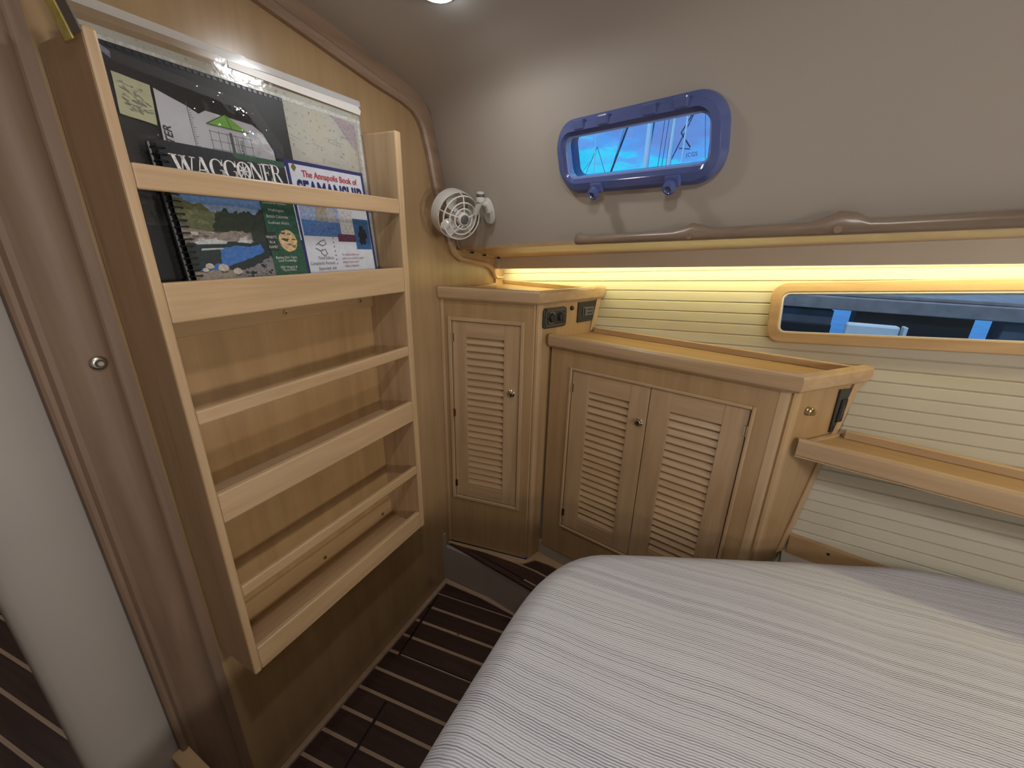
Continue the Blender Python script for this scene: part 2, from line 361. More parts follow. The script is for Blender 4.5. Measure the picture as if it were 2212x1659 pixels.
low = [((1.262, 1.485), (1.290, 1.497)), ((1.270, 1.475), (1.300, 1.488)), ((1.283, 1.452), (1.312, 1.468)), ((1.30, 1.437), (1.322, 1.452)), ((1.341, 1.416), (1.350, 1.436)), ((1.439, 1.403), (1.442, 1.423)), ((1.535, 1.389), (1.545, 1.408)), ((1.565, 1.378), (1.578, 1.394)), ((1.585, 1.362), (1.602, 1.374)), ((1.596, 1.348), (1.615, 1.358)), ((1.612, 1.336), (1.625, 1.347)), ((1.640, 1.332), (1.642, 1.345)), ((1.672, 1.332), (1.672, 1.345))]
rings = []
for (yi, zi), (yo, zo) in low:
    d = Vector((0, yo-yi, zo-zi)); p = Vector((0, yi, zi))
    rings.append([p+Vector((-0.002, 0, 0)), p+Vector((0.012, 0, 0)), p+d*0.3+Vector((0.018, 0, 0)), p+d*0.7+Vector((0.018, 0, 0)), p+d+Vector((0.010, 0, 0)), p+d+Vector((-0.002, 0, 0))])
tag(MB().loft(rings).build('trim_5', 'maple_y', angle=30), 'slim maple moulding bending down over the tall locker', kind='structure')
tag(MB().box((0.0, 1.615, 1.30), (0.010, 1.70, 1.336)).build('trim_6', 'maple_z'), 'narrow maple strip in the corner above the tall locker', kind='structure')

# ---- cream cabin side + headliner, one surface; opening for the port
PU0, PU1, PZ0, PZ1 = 0.553, 0.905, 1.650, 1.738     # clear opening: along the side (m), height z
ul = math.hypot(1, 0.33)
prof = [(1.20, 1.850), (1.188, 1.873), (1.165, 1.890), (1.13, 1.904), (1.06, 1.921), (0.95, 1.942), (0.75, 1.971), (0.45, 1.997), (0.10, 2.012), (-0.5, 2.02), (-1.2, 2.02), (-2.2, 2.02)]
mb = MB()
XS = [-0.0, PU0/ul, PU1/ul, 1.3, 1.8, 2.74]
def cabpt(x, z): return (x, cabY(x, z), z)
zrows = lambda x: [1.459+0.0535*x, PZ0, PZ1, 1.835]
for i in range(len(XS)-1):
    a, b = XS[i], XS[i+1]; za, zb = zrows(a), zrows(b)
    for r in range(3):
        if i == 1 and r == 1: continue
        mb.poly([cabpt(a, za[r]), cabpt(b, zb[r]), cabpt(b, zb[r+1]), cabpt(a, za[r+1])], 0, True)
    pr = [(cabY(0, 1.835), 1.835)]+prof
    for j in range(len(pr)-1):
        (y0, z0), (y1, z1) = pr[j], pr[j+1]
        mb.poly([(a, y0-0.33*a, z0), (b, y0-0.33*b, z0), (b, y1-0.33*b, z1), (a, y1-0.33*a, z1)], 0, True)
tag(mb.build('ceiling', 'cream', angle=60), 'smooth cream headliner curving down into the cabin side', kind='structure')
tag(MB().box((-2.4, -1.5, 2.021), (0.0, 1.8, 2.05)).build('ceiling_passage', 'cream'), 'cream overhead of the next cabin', kind='structure')
# wood lip at the foot of the cabin side and the underside of the side deck
X1 = 2.72
def b1(x): return 1.459+0.0535*x
def b2(x): return 1.422+0.0685*x
def b3(x): return 1.376+0.0617*x
FO = 0.085                                                   # fascia stands this far inside the hull planking
mb = MB(); rings = []
for x in (0.0, 0.7, 1.4, X1):
    y0, y1 = cabY(x, b1(x))-0.004, hullY(x, b2(x))-FO
    pts = [(x, y0+(y1-y0)*t, b1(x)+(b2(x)-b1(x))*t) for t in (0, 0.5, 1.0)]
    rings.append(pts+[(x, hullY(x, b2(x))+0.02, b2(x)), (x, hullY(x, b2(x))+0.02, b2(x)+0.02), (x, y0, b1(x)+0.014)])
mb.loft(rings, smooth=False)
tag(mb.build('ceiling_ledge', 'maple_x'), 'pale maple underside of the side deck below the grab rail', kind='structure')
mb = MB(); rings = []
for x in (0.0, 0.7, 1.4, X1):
    za, zb = b2(x)+0.004, b3(x); ya, yb = hullY(x, za)-FO, hullY(x, zb)-FO
    rings.append([(x, ya, za), (x, yb, zb+0.002), (x, yb+0.002, zb), (x, yb+0.008, zb), (x, yb+0.010, zb+0.002), (x, ya+0.010, za)])
mb.loft(rings, smooth=False)
tag(mb.build('trim_7', 'valance'), 'long cream valance hiding the light strip above the planking', kind='structure')

# ---- planked hull side
s_, t_ = hull_st(0.96, 1.421); tpitch = 0.0347
wl, wb_ = hull_st(1.078, 1.243); _, wt_ = hull_st(1.113, 1.384)
WIN = (hull_st(1.083, 1.3)[0], wb_+0.004, 1.98, wt_+0.002)       # rectangle left free behind the window frame (s0,t0,s1,t1)
def minus(r, w):
    s0, t0, s1, t1 = r; a0, b0, a1, b1_ = w
    if s1 <= a0 or s0 >= a1 or t1 <= b0 or t0 >= b1_: return [r]
    o = []
    if s0 < a0: o.append((s0, t0, a0, t1))
    if s1 > a1: o.append((a1, t0, s1, t1))
    m0, m1 = max(s0, a0), min(s1, a1)
    if t0 < b0: o.append((m0, t0, m1, b0))
    if t1 > b1_: o.append((m0, b1_, m1, t1))
    return o
mb = MB()
for (a, b, c, d) in minus((-0.02, -1.0, 2.75, 0.28), WIN): mb.box((a, 0.0045, b), (c, 0.03, d))
hw = mb.build('wall_front', 'plank', frame=HF); tag(hw, 'planked hull side painted cream', kind='structure')
for k in range(-1, 26):
    t1 = t_-k*tpitch; t0 = t1-tpitch
    mb = MB()
    for (a, b, c, d) in minus((-0.01, t0, 2.7, t1), WIN):
        lo = 0.0008 if b == t0 else 0.0; hi = 0.0008 if d == t1 else 0.0
        cl = 0.0022 if lo else 0.0; ch = 0.0022 if hi else 0.0
        if d-b < 0.006: continue
        sec = [(b+lo, 0.006), (b+lo, 0.0026), (b+lo+cl, 0.0), (d-hi-ch, 0.0), (d-hi, 0.0026), (d-hi, 0.006)]
        mb.loft([[(s, n, t) for t, n in sec] for s in (a, c)], smooth=False)
    o = mb.build('plank', 'plank', hw); o.matrix_parent_inverse = Matrix.Identity(4)
# wooden strip and liner low on the hull side
s0 = hull_st(1.24, 0.62)
mb = MB()
rr = []
for x in (1.236, 2.6):
    za, zb = 0.649, 0.588
    rr.append([(x, hullY(x, za)-0.0005, za), (x, hullY(x, za)-0.012, za-0.003), (x, hullY(x, zb)-0.014, zb), (x, hullY(x, zb)-0.0005, zb)])
mb.loft(rr, smooth=False)
tag(mb.build('baseboard_hull', 'veneer_x', bevel=0.002), 'level maple strip low on the planking beside the mattress', kind='structure')
mb = MB(); rr = []
for x in (1.225, 2.6):
    rr.append([(x, hullY(x, 0.588)-0.001, 0.588), (x, hullY(x, 0.588)-0.02, 0.588), (x, hullY(x, 0.40)-0.10, 0.40), (x, hullY(x, 0.40), 0.40)])
mb.loft(rr, smooth=False)
tag(mb.build('trim_8', 'cream'), 'cream liner below the low maple strip', kind='structure')

# ---- closing walls of the cabin out of view
tag(MB().box((2.70, -1.5, -0.05), (2.75, 1.8, 2.2)).build('wall_right', 'cream'), 'cream wall at the far side of the berth', kind='structure')
tag(MB().box((-2.45, -1.55, -0.05), (2.75, -1.5, 2.2)).build('wall_back', 'bulk'), 'veneer wall behind the camera', kind='structure')
tag(MB().box((-2.45, -1.5, -0.05), (-2.40, 1.8, 2.2)).build('wall_passage', 'bulk'), 'veneer wall of the next cabin', kind='structure')
tag(MB().box((-2.4, 1.3, -0.05), (-0.03, 1.35, 2.06)).build('wall_passage_side', 'cream'), 'cream side wall of the next cabin', kind='structure')

# ---- window_2: long fixed hull window with maple frame
WX = Vector((1, -0.150, 0.0925)); WX = (WX-HN*WX.dot(HN)).normalized(); WZ = WX.cross(HN); WZ = WZ if WZ.z > 0 else -WZ
WO = Vector((1.150, hullY(1.150, 1.217), 1.217))
WO = WO-WX*((WO.x-1.066)/WX.x)
wf = empty('window_2', frame(WO, WX, HN, WZ)); tag(wf, 'long hull window in a rounded maple frame', kind='structure')
WH = 0.1835
outer = rrect(0, 0, 0.98, WH, 0.042, 8); inner = rrect(0.030, 0.032, 0.948, WH-0.031, 0.020, 8)
mb = MB(); ring_solid(mb, outer, inner, -0.012, 0.001)
mb.build('frame', 'maple_x', wf, bevel=0.003)
mb = MB(); ring_solid(mb, inner, rrect(0.0335, 0.0355, 0.9445, WH-0.0345, 0.0175, 8), -0.010, 0.034)
mb.build('inner_edge', 'white_pl', wf)
mb = MB(); mb.box((0.031, 0.022, 0.033), (0.947, 0.026, WH-0.032)); mb.build('pane', 'glass', wf)

# ---- window_1: opening port in the cabin side
CN = Vector((0.33, 1, 0.34)).normalized(); CU = Vector((1, -0.33, 0)).normalized(); CV = CU.cross(CN); CV = CV if CV.z > 0 else -CV
pc = Vector((0.692, cabY(0.692, 1.692), 1.692))
PF = frame(pc, CU, CN, CV)
wp = empty('window_1', PF); tag(wp, 'small opening port with two knobs and a glossy frame coloured with blue bloom', kind='structure')
ow, oh = 0.2045, 0.081
mb = MB()
of = rrect(-ow, -oh, ow, oh, 0.062, 10); m1 = rrect(-ow+0.010, -oh+0.010, ow-0.010, oh-0.010, 0.054, 10); m2 = rrect(-ow+0.024, -oh+0.026, ow-0.024, oh-0.024, 0.034, 10); inn = rrect(-0.176, -0.046, 0.176, 0.047, 0.022, 10)
L = [(of, 0.002), (of, -0.008), (m1, -0.016), (m1, -0.022), (m2, -0.026), (m2, -0.018), (inn, -0.014), (inn, 0.040)]
mb.loft([[(x, d, z) for x, z in p] for p, d in L], cap=False)
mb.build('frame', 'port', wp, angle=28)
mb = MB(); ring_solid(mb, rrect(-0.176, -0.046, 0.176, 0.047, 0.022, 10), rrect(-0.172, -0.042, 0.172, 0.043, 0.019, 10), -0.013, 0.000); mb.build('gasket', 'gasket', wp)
mb = MB(); mb.loft([[(x, d, z) for x, z in rrect(-0.1755, -0.0455, 0.1755, 0.0465, 0.022, 10)] for d in (0.004, 0.009)], smooth=False)
pane = mb.build('pane', 'glass', wp)
mb = MB(); add_text(mb, '(CGS', 0.011, lambda x, y: (0.118+x, 0.0036, -0.030+y), 0); mb.build('maker_mark', 'grey_pl', pane)
for sx in (-0.085, 0.105):
    kb = MB()
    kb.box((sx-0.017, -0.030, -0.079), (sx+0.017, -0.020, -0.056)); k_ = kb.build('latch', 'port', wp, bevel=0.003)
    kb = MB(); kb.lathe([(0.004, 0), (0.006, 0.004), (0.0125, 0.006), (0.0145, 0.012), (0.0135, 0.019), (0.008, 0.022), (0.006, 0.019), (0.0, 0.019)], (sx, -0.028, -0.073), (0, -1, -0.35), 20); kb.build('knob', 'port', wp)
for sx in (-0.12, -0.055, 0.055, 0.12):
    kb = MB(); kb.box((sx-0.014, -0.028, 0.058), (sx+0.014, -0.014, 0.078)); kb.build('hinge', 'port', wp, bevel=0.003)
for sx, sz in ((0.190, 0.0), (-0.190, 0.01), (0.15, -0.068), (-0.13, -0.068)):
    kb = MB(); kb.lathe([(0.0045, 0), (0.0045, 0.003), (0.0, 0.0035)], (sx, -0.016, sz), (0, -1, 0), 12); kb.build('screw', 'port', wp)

# ================================================================== LAMPS
def puck(name, loc, power, label, r=0.034):
    t = empty(name, Matrix.Translation(loc)); tag(t, label, 'lamp')
    MB().lathe([(r*1.35, 0.0), (r*1.35, -0.004), (r*1.15, -0.010), (r, -0.010)], (0, 0, 0.001), (0, 0, 1), 28).build('rim', 'chrome', t)
    MB().lathe([(r, -0.008), (r*0.9, -0.013), (r*0.5, -0.017), (0, -0.018)], (0, 0, 0), (0, 0, 1), 28).build('lens', 'lens', t)
    l = bpy.data.lights.new('bulb', 'AREA'); l.shape = 'DISK'; l.size = r*2; l.energy = power; l.color = LAMP_COL
    lo = bpy.data.objects.new('bulb', l); COL.objects.link(lo); lo.parent = t; lo.location = (0, 0, -0.022)
    return t
puck('ceiling_lamp', (0.345, 0.795, 1.948), P_LAMP_A, 'round ceiling puck light at the top of the bulkhead corner')
puck('ceiling_lamp', (1.20, -0.20, 2.018), P_LAMP_B, 'added round puck light above the berth behind the camera')  # unseen lamp added as fill from behind the camera
puck('ceiling_lamp', (0.80, 0.22, 1.992), P_LAMP_C, 'added round puck light over the near edge of the berth')  # added out of view to brighten berth and rack
puck('ceiling_lamp', (2.0, -0.75, 2.018), P_LAMP_E, 'added round puck light over the far side of the berth')  # another unseen lamp, added to soften the light
puck('ceiling_lamp', (-1.1, 0.1, 2.018), P_LAMP_D, 'added round puck light in the next cabin')  # added to lift the dark floor beyond the doorway
def added_wall_lamp(loc, label):  # unseen lamp added to brighten locker fronts, valance and rack
    t = empty('added_wall_lamp', Matrix.Translation(loc) @ Matrix.Rotation(math.radians(90), 4, 'Z')); tag(t, label, 'lamp')
    MB().lathe([(0.035, 0.0), (0.035, 0.010), (0.028, 0.016), (0, 0.016)], (0, 0, 0), (0, 1, 0), 24).build('wall_plate', 'chrome', t)
    MB().tube([(0, 0.014, 0), (0, 0.05, 0.02), (0, 0.09, 0.03)], 0.006, 10).build('arm', 'chrome', t)
    MB().lathe([(0.030, 0.0), (0.110, 0.06), (0.107, 0.06), (0.028, 0.002)], (0, 0.085, 0.03), (0, 1, 0), 24).build('shade', 'white_pl', t)
    MB().lathe([(0.0, 0.050), (0.016, 0.046), (0.020, 0.030), (0.014, 0.012), (0.0, 0.008)], (0, 0.085, 0.03), (0, 1, 0), 16).build('globe', 'lens', t)
    l = bpy.data.lights.new('bulb', 'AREA'); l.shape = 'DISK'; l.size = 0.21; l.energy = P_WALL_FILL; l.color = (1.0, 0.93, 0.84)
    lo = bpy.data.objects.new('bulb', l); COL.objects.link(lo); lo.parent = t; lo.location = (0, 0.150, 0.03); lo.rotation_euler = (math.radians(90), 0, 0)
added_wall_lamp((2.70, -0.45, 1.42), 'added fill lamp on the far wall, the one nearer the back')
added_wall_lamp((2.70, 0.40, 1.42), 'added fill lamp on the far wall, the one nearer the hull')
# warm light strip tucked in where planking meets the ledge
ls = empty('led_strip', (0.03, hullY(0.03, b3(0.03))-0.05, b3(0.03))); tag(ls, 'warm yellow light strip hidden behind the valance along the top of the planking', 'light strip')
lo_ = Vector(ls.location)
ra, rb_ = [], []
for x in (0.03, 0.5, 0.9, 1.3, 1.7, 2.6):
    ym = hullY(x, b3(x))-0.058; z = b3(x)+0.016
    ra.append([Vector(p)-lo_ for p in ((x, ym-0.010, b2(x)-0.001), (x, ym-0.010, z), (x, ym+0.010, z), (x, ym+0.010, b2(x)-0.001))])
    rb_.append([Vector(p)-lo_ for p in ((x, ym-0.009, z-0.0004), (x, ym-0.009, z-0.006), (x, ym+0.009, z-0.006), (x, ym+0.009, z-0.0004))])
MB().loft(ra, smooth=False).build('channel', 'white_pl', ls)
MB().loft(rb_, smooth=False).build('diffuser', 'led', ls)

# ================================================================== BOOK RACK
BY, BZ = 0.309, 0.565
rack = empty('book_rack', (0.001, BY, BZ)); tag(rack, 'tall maple wall rack with three tiers and retaining bars on the bulkhead', 'rack')
def rb(name, a, b, mat, bevel=0.0018, par=None):
    return MB().box((a[0]-0.001, a[1]-BY, a[2]-BZ), (b[0]-0.001, b[1]-BY, b[2]-BZ)).build(name, mat, par or rack, bevel=bevel)
RX = 0.144; YL, YR = 0.325, 0.876; YO = 0.897; ZT = 1.745
rb('side_panel', (0.001, BY, BZ), (RX, YL, ZT), 'maple_z', 0.004)
rb('side_panel', (0.001, YR, BZ), (RX, YO, ZT), 'maple_z', 0.004)
rb('back_panel', (0.001, YL, BZ+0.004), (0.007, YR, 1.42), 'back', 0)
for name, z0, z1 in (('shelf_front', 1.3555, 1.4205), ('shelf_front', 0.9645, 1.029), ('shelf_front', 0.566, 0.629)):
    rb(name, (0.128, YL, z0), (RX-0.001, YR, z1), 'maple_y', 0.003)
for z0 in (1.356, 0.966, 0.567): rb('shelf_board', (0.007, YL, z0), (0.128, YR, z0+0.010), 'maple_y', 0)
for z0, z1 in ((1.5545, 1.590), (1.173, 1.2005), (0.7775, 0.805)):
    rb('retaining_bar', (0.130, YL, z0), (RX-0.001, YR, z1), 'maple_y', 0.003)
for z0, z1 in ((1.306, 1.356), (0.577, 0.640), (0.960, 0.966)):
    rb('cleat', (0.007, YL, z0), (0.016, YR, z1), 'veneer_y', 0.001)
for y, z in ((0.602, 1.325), (0.829, 1.326), (0.600, 0.605), (0.832, 0.604)):
    MB().lathe([(0.0055, 0), (0.0050, 0.0015), (0.0025, 0.002), (0.002, 0.0005), (0, 0.0005)], (0.016, y-BY, z-BZ), (1, 0, 0), 14).build('screw', 'brass', rack)

# yellow strap and smoky tab at the rack's top left corner
st = empty('strap', (0.10, 0.301, 1.728)); tag(st, 'yellow webbing strap hanging at the top left corner of the book rack', 'strap')
mb = MB(); path = [(0.118, 0.3035, 1.729), (0.114, 0.3015, 1.745), (0.108, 0.299, 1.765), (0.098, 0.297, 1.79), (0.07, 0.294, 1.83), (0.03, 0.292, 1.862), (0.004, 0.291, 1.872)]
rr = [[(x-0.10+dx, y-0.301+dy, z-1.728) for dx, dy in ((-0.011, -0.0008), (0.011, -0.0008), (0.011, 0.0012), (-0.011, 0.0012))] for x, y, z in path]
mb.loft(rr, smooth=True); mb.build('webbing', 'yellow', st)
mb = MB(); rr = [[(x-0.10+dx+0.026, y-0.301+dy, z-1.728+0.004) for dx, dy in ((-0.012, -0.0008), (0.012, -0.0008), (0.012, 0.0012), (-0.012, 0.0012))] for x, y, z in path]
mb.loft(rr, smooth=True); mb.build('vinyl_tab', 'smoke', st)

# ================================================================== BOOKS AND CHARTS ON THE TOP TIER
def book_frame(x, y, z, lean_deg, yaw_deg=0.0):
    """local: x along the wall to the right, y up the cover, z out of the cover"""
    a = math.radians(lean_deg); yw = math.radians(yaw_deg)
    ux = Vector((math.sin(yw), math.cos(yw), 0)); n0 = Vector((math.cos(yw), -math.sin(yw), 0))
    up = Vector((0, 0, 1))*math.cos(a)-n0*math.sin(a); nn = n0*math.cos(a)+Vector((0, 0, 1))*math.sin(a)
    return frame((x, y, z), ux, up, nn)
def jitter(pts, amp, seed, sub=4):
    o = []; rnd = random.Random(seed)
    for i, p in enumerate(pts):
        q = pts[(i+1) % len(pts)]
        for k in range(sub):
            t = k/sub; o.append((p[0]+(q[0]-p[0])*t+(rnd.uniform(-amp, amp) if k else 0), p[1]+(q[1]-p[1])*t+(rnd.uniform(-amp, amp) if k else 0)))
    return o
PR = {}
def pm(name, col, rough=0.35):
    if name not in PR: PR[name] = plain('print_'+name, col, rough, vary=0.25, scale=160)
    return PR[name]

# --- chart book in its clear sleeve, at the back
def chart_mat():
    m, t, b = newmat('nautical_chart_print')
    c = t.nodes.new('ShaderNodeTexCoord')
    n1 = t.nodes.new('ShaderNodeTexNoise'); n1.inputs['Scale'].default_value = 9; n1.inputs['Detail'].default_value = 7
    r1 = ramp(t, [(0.38, (0.43, 0.42, 0.37)), (0.5, (0.47, 0.46, 0.41)), (0.60, (0.48, 0.45, 0.37)), (0.68, (0.45, 0.45, 0.41))])
    n2 = t.nodes.new('ShaderNodeTexNoise'); n2.inputs['Scale'].default_value = 130; n2.inputs['Detail'].default_value = 5
    r2 = ramp(t, [(0.60, (1, 1, 1)), (0.70, (0.40, 0.38, 0.37))])
    mx = t.nodes.new('ShaderNodeMix'); mx.data_type = 'RGBA'; mx.blend_type = 'MULTIPLY'; mx.inputs[0].default_value = 0.75
    for n in (n1, n2): t.links.new(c.outputs['Object'], n.inputs['Vector'])
    t.links.new(n1.outputs['Fac'], r1.inputs['Fac']); t.links.new(n2.outputs['Fac'], r2.inputs['Fac'])
    t.links.new(r1.outputs['Color'], mx.inputs[6]); t.links.new(r2.outputs['Color'], mx.inputs[7]); t.links.new(mx.outputs[2], b.inputs['Base Color'])
    b.inputs['Roughness'].default_value = 0.5
    return m
cf = book_frame(0.052, 0.338, 1.367, 3.6)
ch = empty('chart_book', cf); tag(ch, 'large pale nautical chart book in a clear vinyl sleeve at the back of the rack', 'book')
CW, CH = 0.534, 0.418
MB().loft([[(x, y, z) for x, y in rrect(0, 0, CW, CH, 0.008, 3)] for z in (0, 0.006)], smooth=False).build('pages', chart_mat(), ch)
mb = MB()
for a, b in (((0, CH-0.020), (CW, CH-0.012)), ((CW-0.010, 0.0), (CW-0.004, CH-0.02))): mb.box((*a, 0.006), (*b, 0.0066))
mb.build('page_border', pm('chart_border', (0.60, 0.60, 0.58)), ch)
mb = MB()
mb.poly([(0.44, 0.400, 0.0064), (0.515, 0.392, 0.0064), (0.512, 0.330, 0.0064), (0.485, 0.355, 0.0064), (0.462, 0.384, 0.0064)])
mb.build('pink_area', pm('chart_pink', (0.37, 0.31, 0.34)), ch)
mb = MB(); rnd = random.Random(3)
for k in range(26):
    x = rnd.uniform(0.31, 0.49); y = rnd.uniform(0.20, 0.36); a = rnd.uniform(-0.6, 0.3); l = rnd.uniform(0.008, 0.035); w = 0.0005
    dx, dy = math.cos(a)*l, math.sin(a)*l
    mb.poly([(x, y, 0.0065), (x+dx, y+dy, 0.0065), (x+dx-dy/l*w, y+dy+dx/l*w, 0.0065), (x-dy/l*w, y+dx/l*w, 0.0065)])
for k in range(40):
    y = 0.21+k*0.0042; mb.poly([(CW-0.022, y, 0.0065), (CW-0.022+rnd.uniform(0.003, 0.008), y, 0.0065), (CW-0.015, y+0.0012, 0.0065), (CW-0.022, y+0.0012, 0.0065)])
mb.build('chart_lines', pm('chart_ink', (0.16, 0.15, 0.16)), ch)['kind'] = 'stuff'
mb = MB(); nx, ny = 40, 14
for i in range(nx):
    for j in range(ny):
        q = []
        for (a, b) in ((i, j), (i+1, j), (i+1, j+1), (i, j+1)):
            x = -0.004+(CW+0.010)*a/nx; y = 0.002+(CH+0.030)*b/ny
            q.append((x, y, 0.0095+0.0012*noise.noise(Vector((x*14, y*14, 1.3)))+0.0010*noise.noise(Vector((x*45, y*45, 4.0)))))
        mb.poly(q, 0, True)
mb.build('sleeve_front', 'sleeve', ch)
MB().box((-0.004, CH+0.018, 0.0105), (CW+0.004, CH+0.031, 0.0112)).build('sleeve_seam', 'weld', ch)
MB().loft([[(0.22, CH+0.004, z), (CW, CH+0.000, z), (CW+0.004, CH+0.010, z), (CW-0.004, CH+0.018, z), (0.22, CH+0.016, z)] for z in (0.0105, 0.0115)], smooth=False).build('sleeve_flap', 'white_pl', ch)

# --- black folder in front of it
bf = book_frame(0.076, 0.327, 1.367, 4.4)
fo = empty('black_folder', bf); tag(fo, 'black hard folder standing behind the clear pouch of plotting tools', 'folder')
MB().box((0.0, 0, 0), (0.322, 0.396, 0.005)).build('cover', 'black_pl2', fo, bevel=0.001)
mb = MB()
for k in range(30): mb.box((0.012+k*0.0104, 0.389, 0.005), (0.018+k*0.0104, 0.394, 0.0058))
mb.build('stitching', pm('navy_stitch', (0.02, 0.024, 0.035)), fo)
mb = MB(); mb.poly([(0.034, 0.390, 0.0053), (0.045, 0.383, 0.0053), (0.044, 0.374, 0.0053), (0.034, 0.380, 0.0053)]); mb.build('emblem', pm('grey_emblem', (0.17, 0.17, 0.22)), fo)

# --- yellow note, plotter sheet, ruler card, all in the pouch
nf = book_frame(0.086, 0.345, 1.367, 4.6)
nt_ = empty('yellow_note', nf); tag(nt_, 'crumpled pale yellow note with grey scribbles at the left of the top tier', 'note')
mb = MB(); nx = 8
for i in range(nx):
    for j in range(nx):
        q = []
        for a, b in ((i, j), (i+1, j), (i+1, j+1), (i, j+1)):
            x = 0.0158+0.0465*a/nx+0.004*(b/nx); y = 0.300+0.057*b/nx-0.006*a/nx
            q.append((x, y, 0.0016*noise.noise(Vector((x*60, y*60, 0)))))
        mb.poly(q, 0, True)
mb.build('paper', plain('yellow_paper', (0.55, 0.55, 0.36), 0.5, vary=0.08, scale=50), nt_)
mb = MB(); rnd = random.Random(9)
for k in range(46):
    x = rnd.uniform(0.023, 0.054); y = rnd.uniform(0.308, 0.345); l = rnd.uniform(0.003, 0.009); a = rnd.uniform(-0.9, 0.2)
    dx, dy = l*math.cos(a), l*math.sin(a); w = rnd.uniform(0.0005, 0.0016)
    mb.poly([(x, y, 0.002), (x+dx, y+dy, 0.002), (x+dx+w*0.3, y+dy+w, 0.002), (x+w*0.3, y+w, 0.002)])
mb.build('scribbles', pm('scribble', (0.24, 0.24, 0.22)), nt_)

pf = book_frame(0.090, 0.345, 1.367, 4.6)
pl = empty('plotter_pouch', pf); tag(pl, 'clear crinkled pouch holding a white plotter sheet and green triangle', 'pouch')
mb = MB(); mb.poly([(0.060, 0.215, 0), (0.262, 0.205, 0), (0.256, 0.290, 0), (0.240, 0.318, 0), (0.222, 0.329, 0), (0.140, 0.3335, 0), (0.128, 0.3255, 0), (0.110, 0.334, 0), (0.088, 0.341, 0), (0.068, 0.348, 0)])
sheet = mb.build('plotter_sheet', plain('white_card', (0.60, 0.60, 0.65), 0.4, vary=0.04, scale=30), pl)
mb = MB(); add_text(mb, 'TER', 0.0165, lambda x, y: (0.0785-y, 0.268+x, 0.0006), 0, shear=0.25, sx=0.98, offset=0.0004); mb.build('lettering', pm('ink', (0.05, 0.05, 0.06)), sheet)['kind'] = 'stuff'
mb = MB()
def ln(x0, y0, x1, y1, w=0.0007):
    d = Vector((x1-x0, y1-y0)).normalized(); n_ = Vector((-d.y, d.x))*w/2
    mb.poly([(x0-n_.x, y0-n_.y, 0.0006), (x1-n_.x, y1-n_.y, 0.0006), (x1+n_.x, y1+n_.y, 0.0006), (x0+n_.x, y0+n_.y, 0.0006)])
for k in range(24): ln(0.1125, 0.245+k*0.0036, 0.1125+(0.0065 if k % 4 == 0 else 0.0035), 0.245+k*0.0036)
ln(0.1115, 0.22, 0.1115, 0.340, 0.0009)
for k in range(6): ln(0.140+k*0.0145, 0.215, 0.140+k*0.0145, 0.3045)
for k in range(6): ln(0.138, 0.232+k*0.0140, 0.2165, 0.232+k*0.0140)
ln(0.176, 0.215, 0.176, 0.306, 0.0055); ln(0.187, 0.215, 0.187, 0.300, 0.0012)
mb.build('ruled_lines', pm('ruled', (0.13, 0.13, 0.15)), sheet)['kind'] = 'stuff'
mb = MB(); add_text(mb, 'BEARING', 0.0085, lambda x, y: (0.196-y, 0.262+x, 0.0008), 0); mb.build('lettering', pm('ink', (0.05, 0.05, 0.06)), sheet)['kind'] = 'stuff'
MB().loft([[(0.136, 0.3125, z), (0.2094, 0.3115, z), (0.1713, 0.334, z)] for z in (0.001, 0.003)], smooth=False).build('green_triangle', plain('green_plastic', (0.22, 0.46, 0.09), 0.25, vary=0.08), pl)
mb = MB()
for a, b in (((0.136, 0.3125), (0.2094, 0.3115)), ((0.136, 0.3125), (0.1713, 0.334)), ((0.1713, 0.334), (0.178, 0.312))): mb.tube([(*a, 0.0032), (*b, 0.0032)], 0.0006, 5)
mb.build('triangle_edges', pm('dark_green', (0.05, 0.10, 0.03)), pl)['kind'] = 'stuff'
mb = MB(); nx, ny = 36, 22
def bagtop(x):
    return 0.385-0.02*x/0.2 if x < 0.225 else 0.3725-(x-0.225)*1.45
for i in range(nx):
    for j in range(ny):
        q = []
        for a, b in ((i, j), (i+1, j), (i+1, j+1), (i, j+1)):
            x = 0.004+0.270*a/nx; tp = bagtop(x); y = 0.14+(tp-0.14)*b/ny
            h = 0.006+0.0030*noise.noise(Vector((x*18, y*18, 7)))+0.0022*noise.noise(Vector((x*50, y*42, 2)))
            q.append((x, y, h))
        mb.poly(q, 0, True)
mb.build('clear_film', 'bag', pl)

# --- spiral-bound guide book with landscape cover
gx = 0.003
gf = book_frame(0.116, 0.386, 1.367, 7.5)
gb = empty('guide_book', gf); tag(gb, 'spiral-bound cruising guide with a blue lagoon photograph and black title band', 'book')
GW, GH = 0.2135, 0.268
MB().box((0.004, 0.001, 0.001), (GW-0.002, GH-0.002, 0.011)).build('pages', pm('paper', (0.45, 0.43, 0.40)), gb)
MB().box((0.0, 0, 0.011), (GW, GH, 0.012)).build('cover', 'black_pl2', gb)
mats = [pm('sky', (0.10, 0.19, 0.38)), pm('scrub', (0.10, 0.11, 0.055)), pm('forest', (0.025, 0.035, 0.022)), pm('rock', (0.22, 0.185, 0.155)), pm('lagoon', (0.045, 0.13, 0.36)), pm('reflection', (0.02, 0.03, 0.032)),
        pm('boulder', (0.40, 0.36, 0.32)), pm('green_band', (0.025, 0.075, 0.045)), pm('title_black', (0.018, 0.019, 0.024)), pm('grey_rock', (0.16, 0.155, 0.16)), pm('boat', (0.38, 0.40, 0.40)), pm('sky_light', (0.20, 0.27, 0.42)), pm('seal', (0.50, 0.33, 0.17))]
Z0 = 0.0122
mb = MB(); dz = [0]
def pp(pts, mi):
    dz[0] += 0.000015; mb.poly([(x, y, Z0+dz[0]) for x, y in pts], mi)
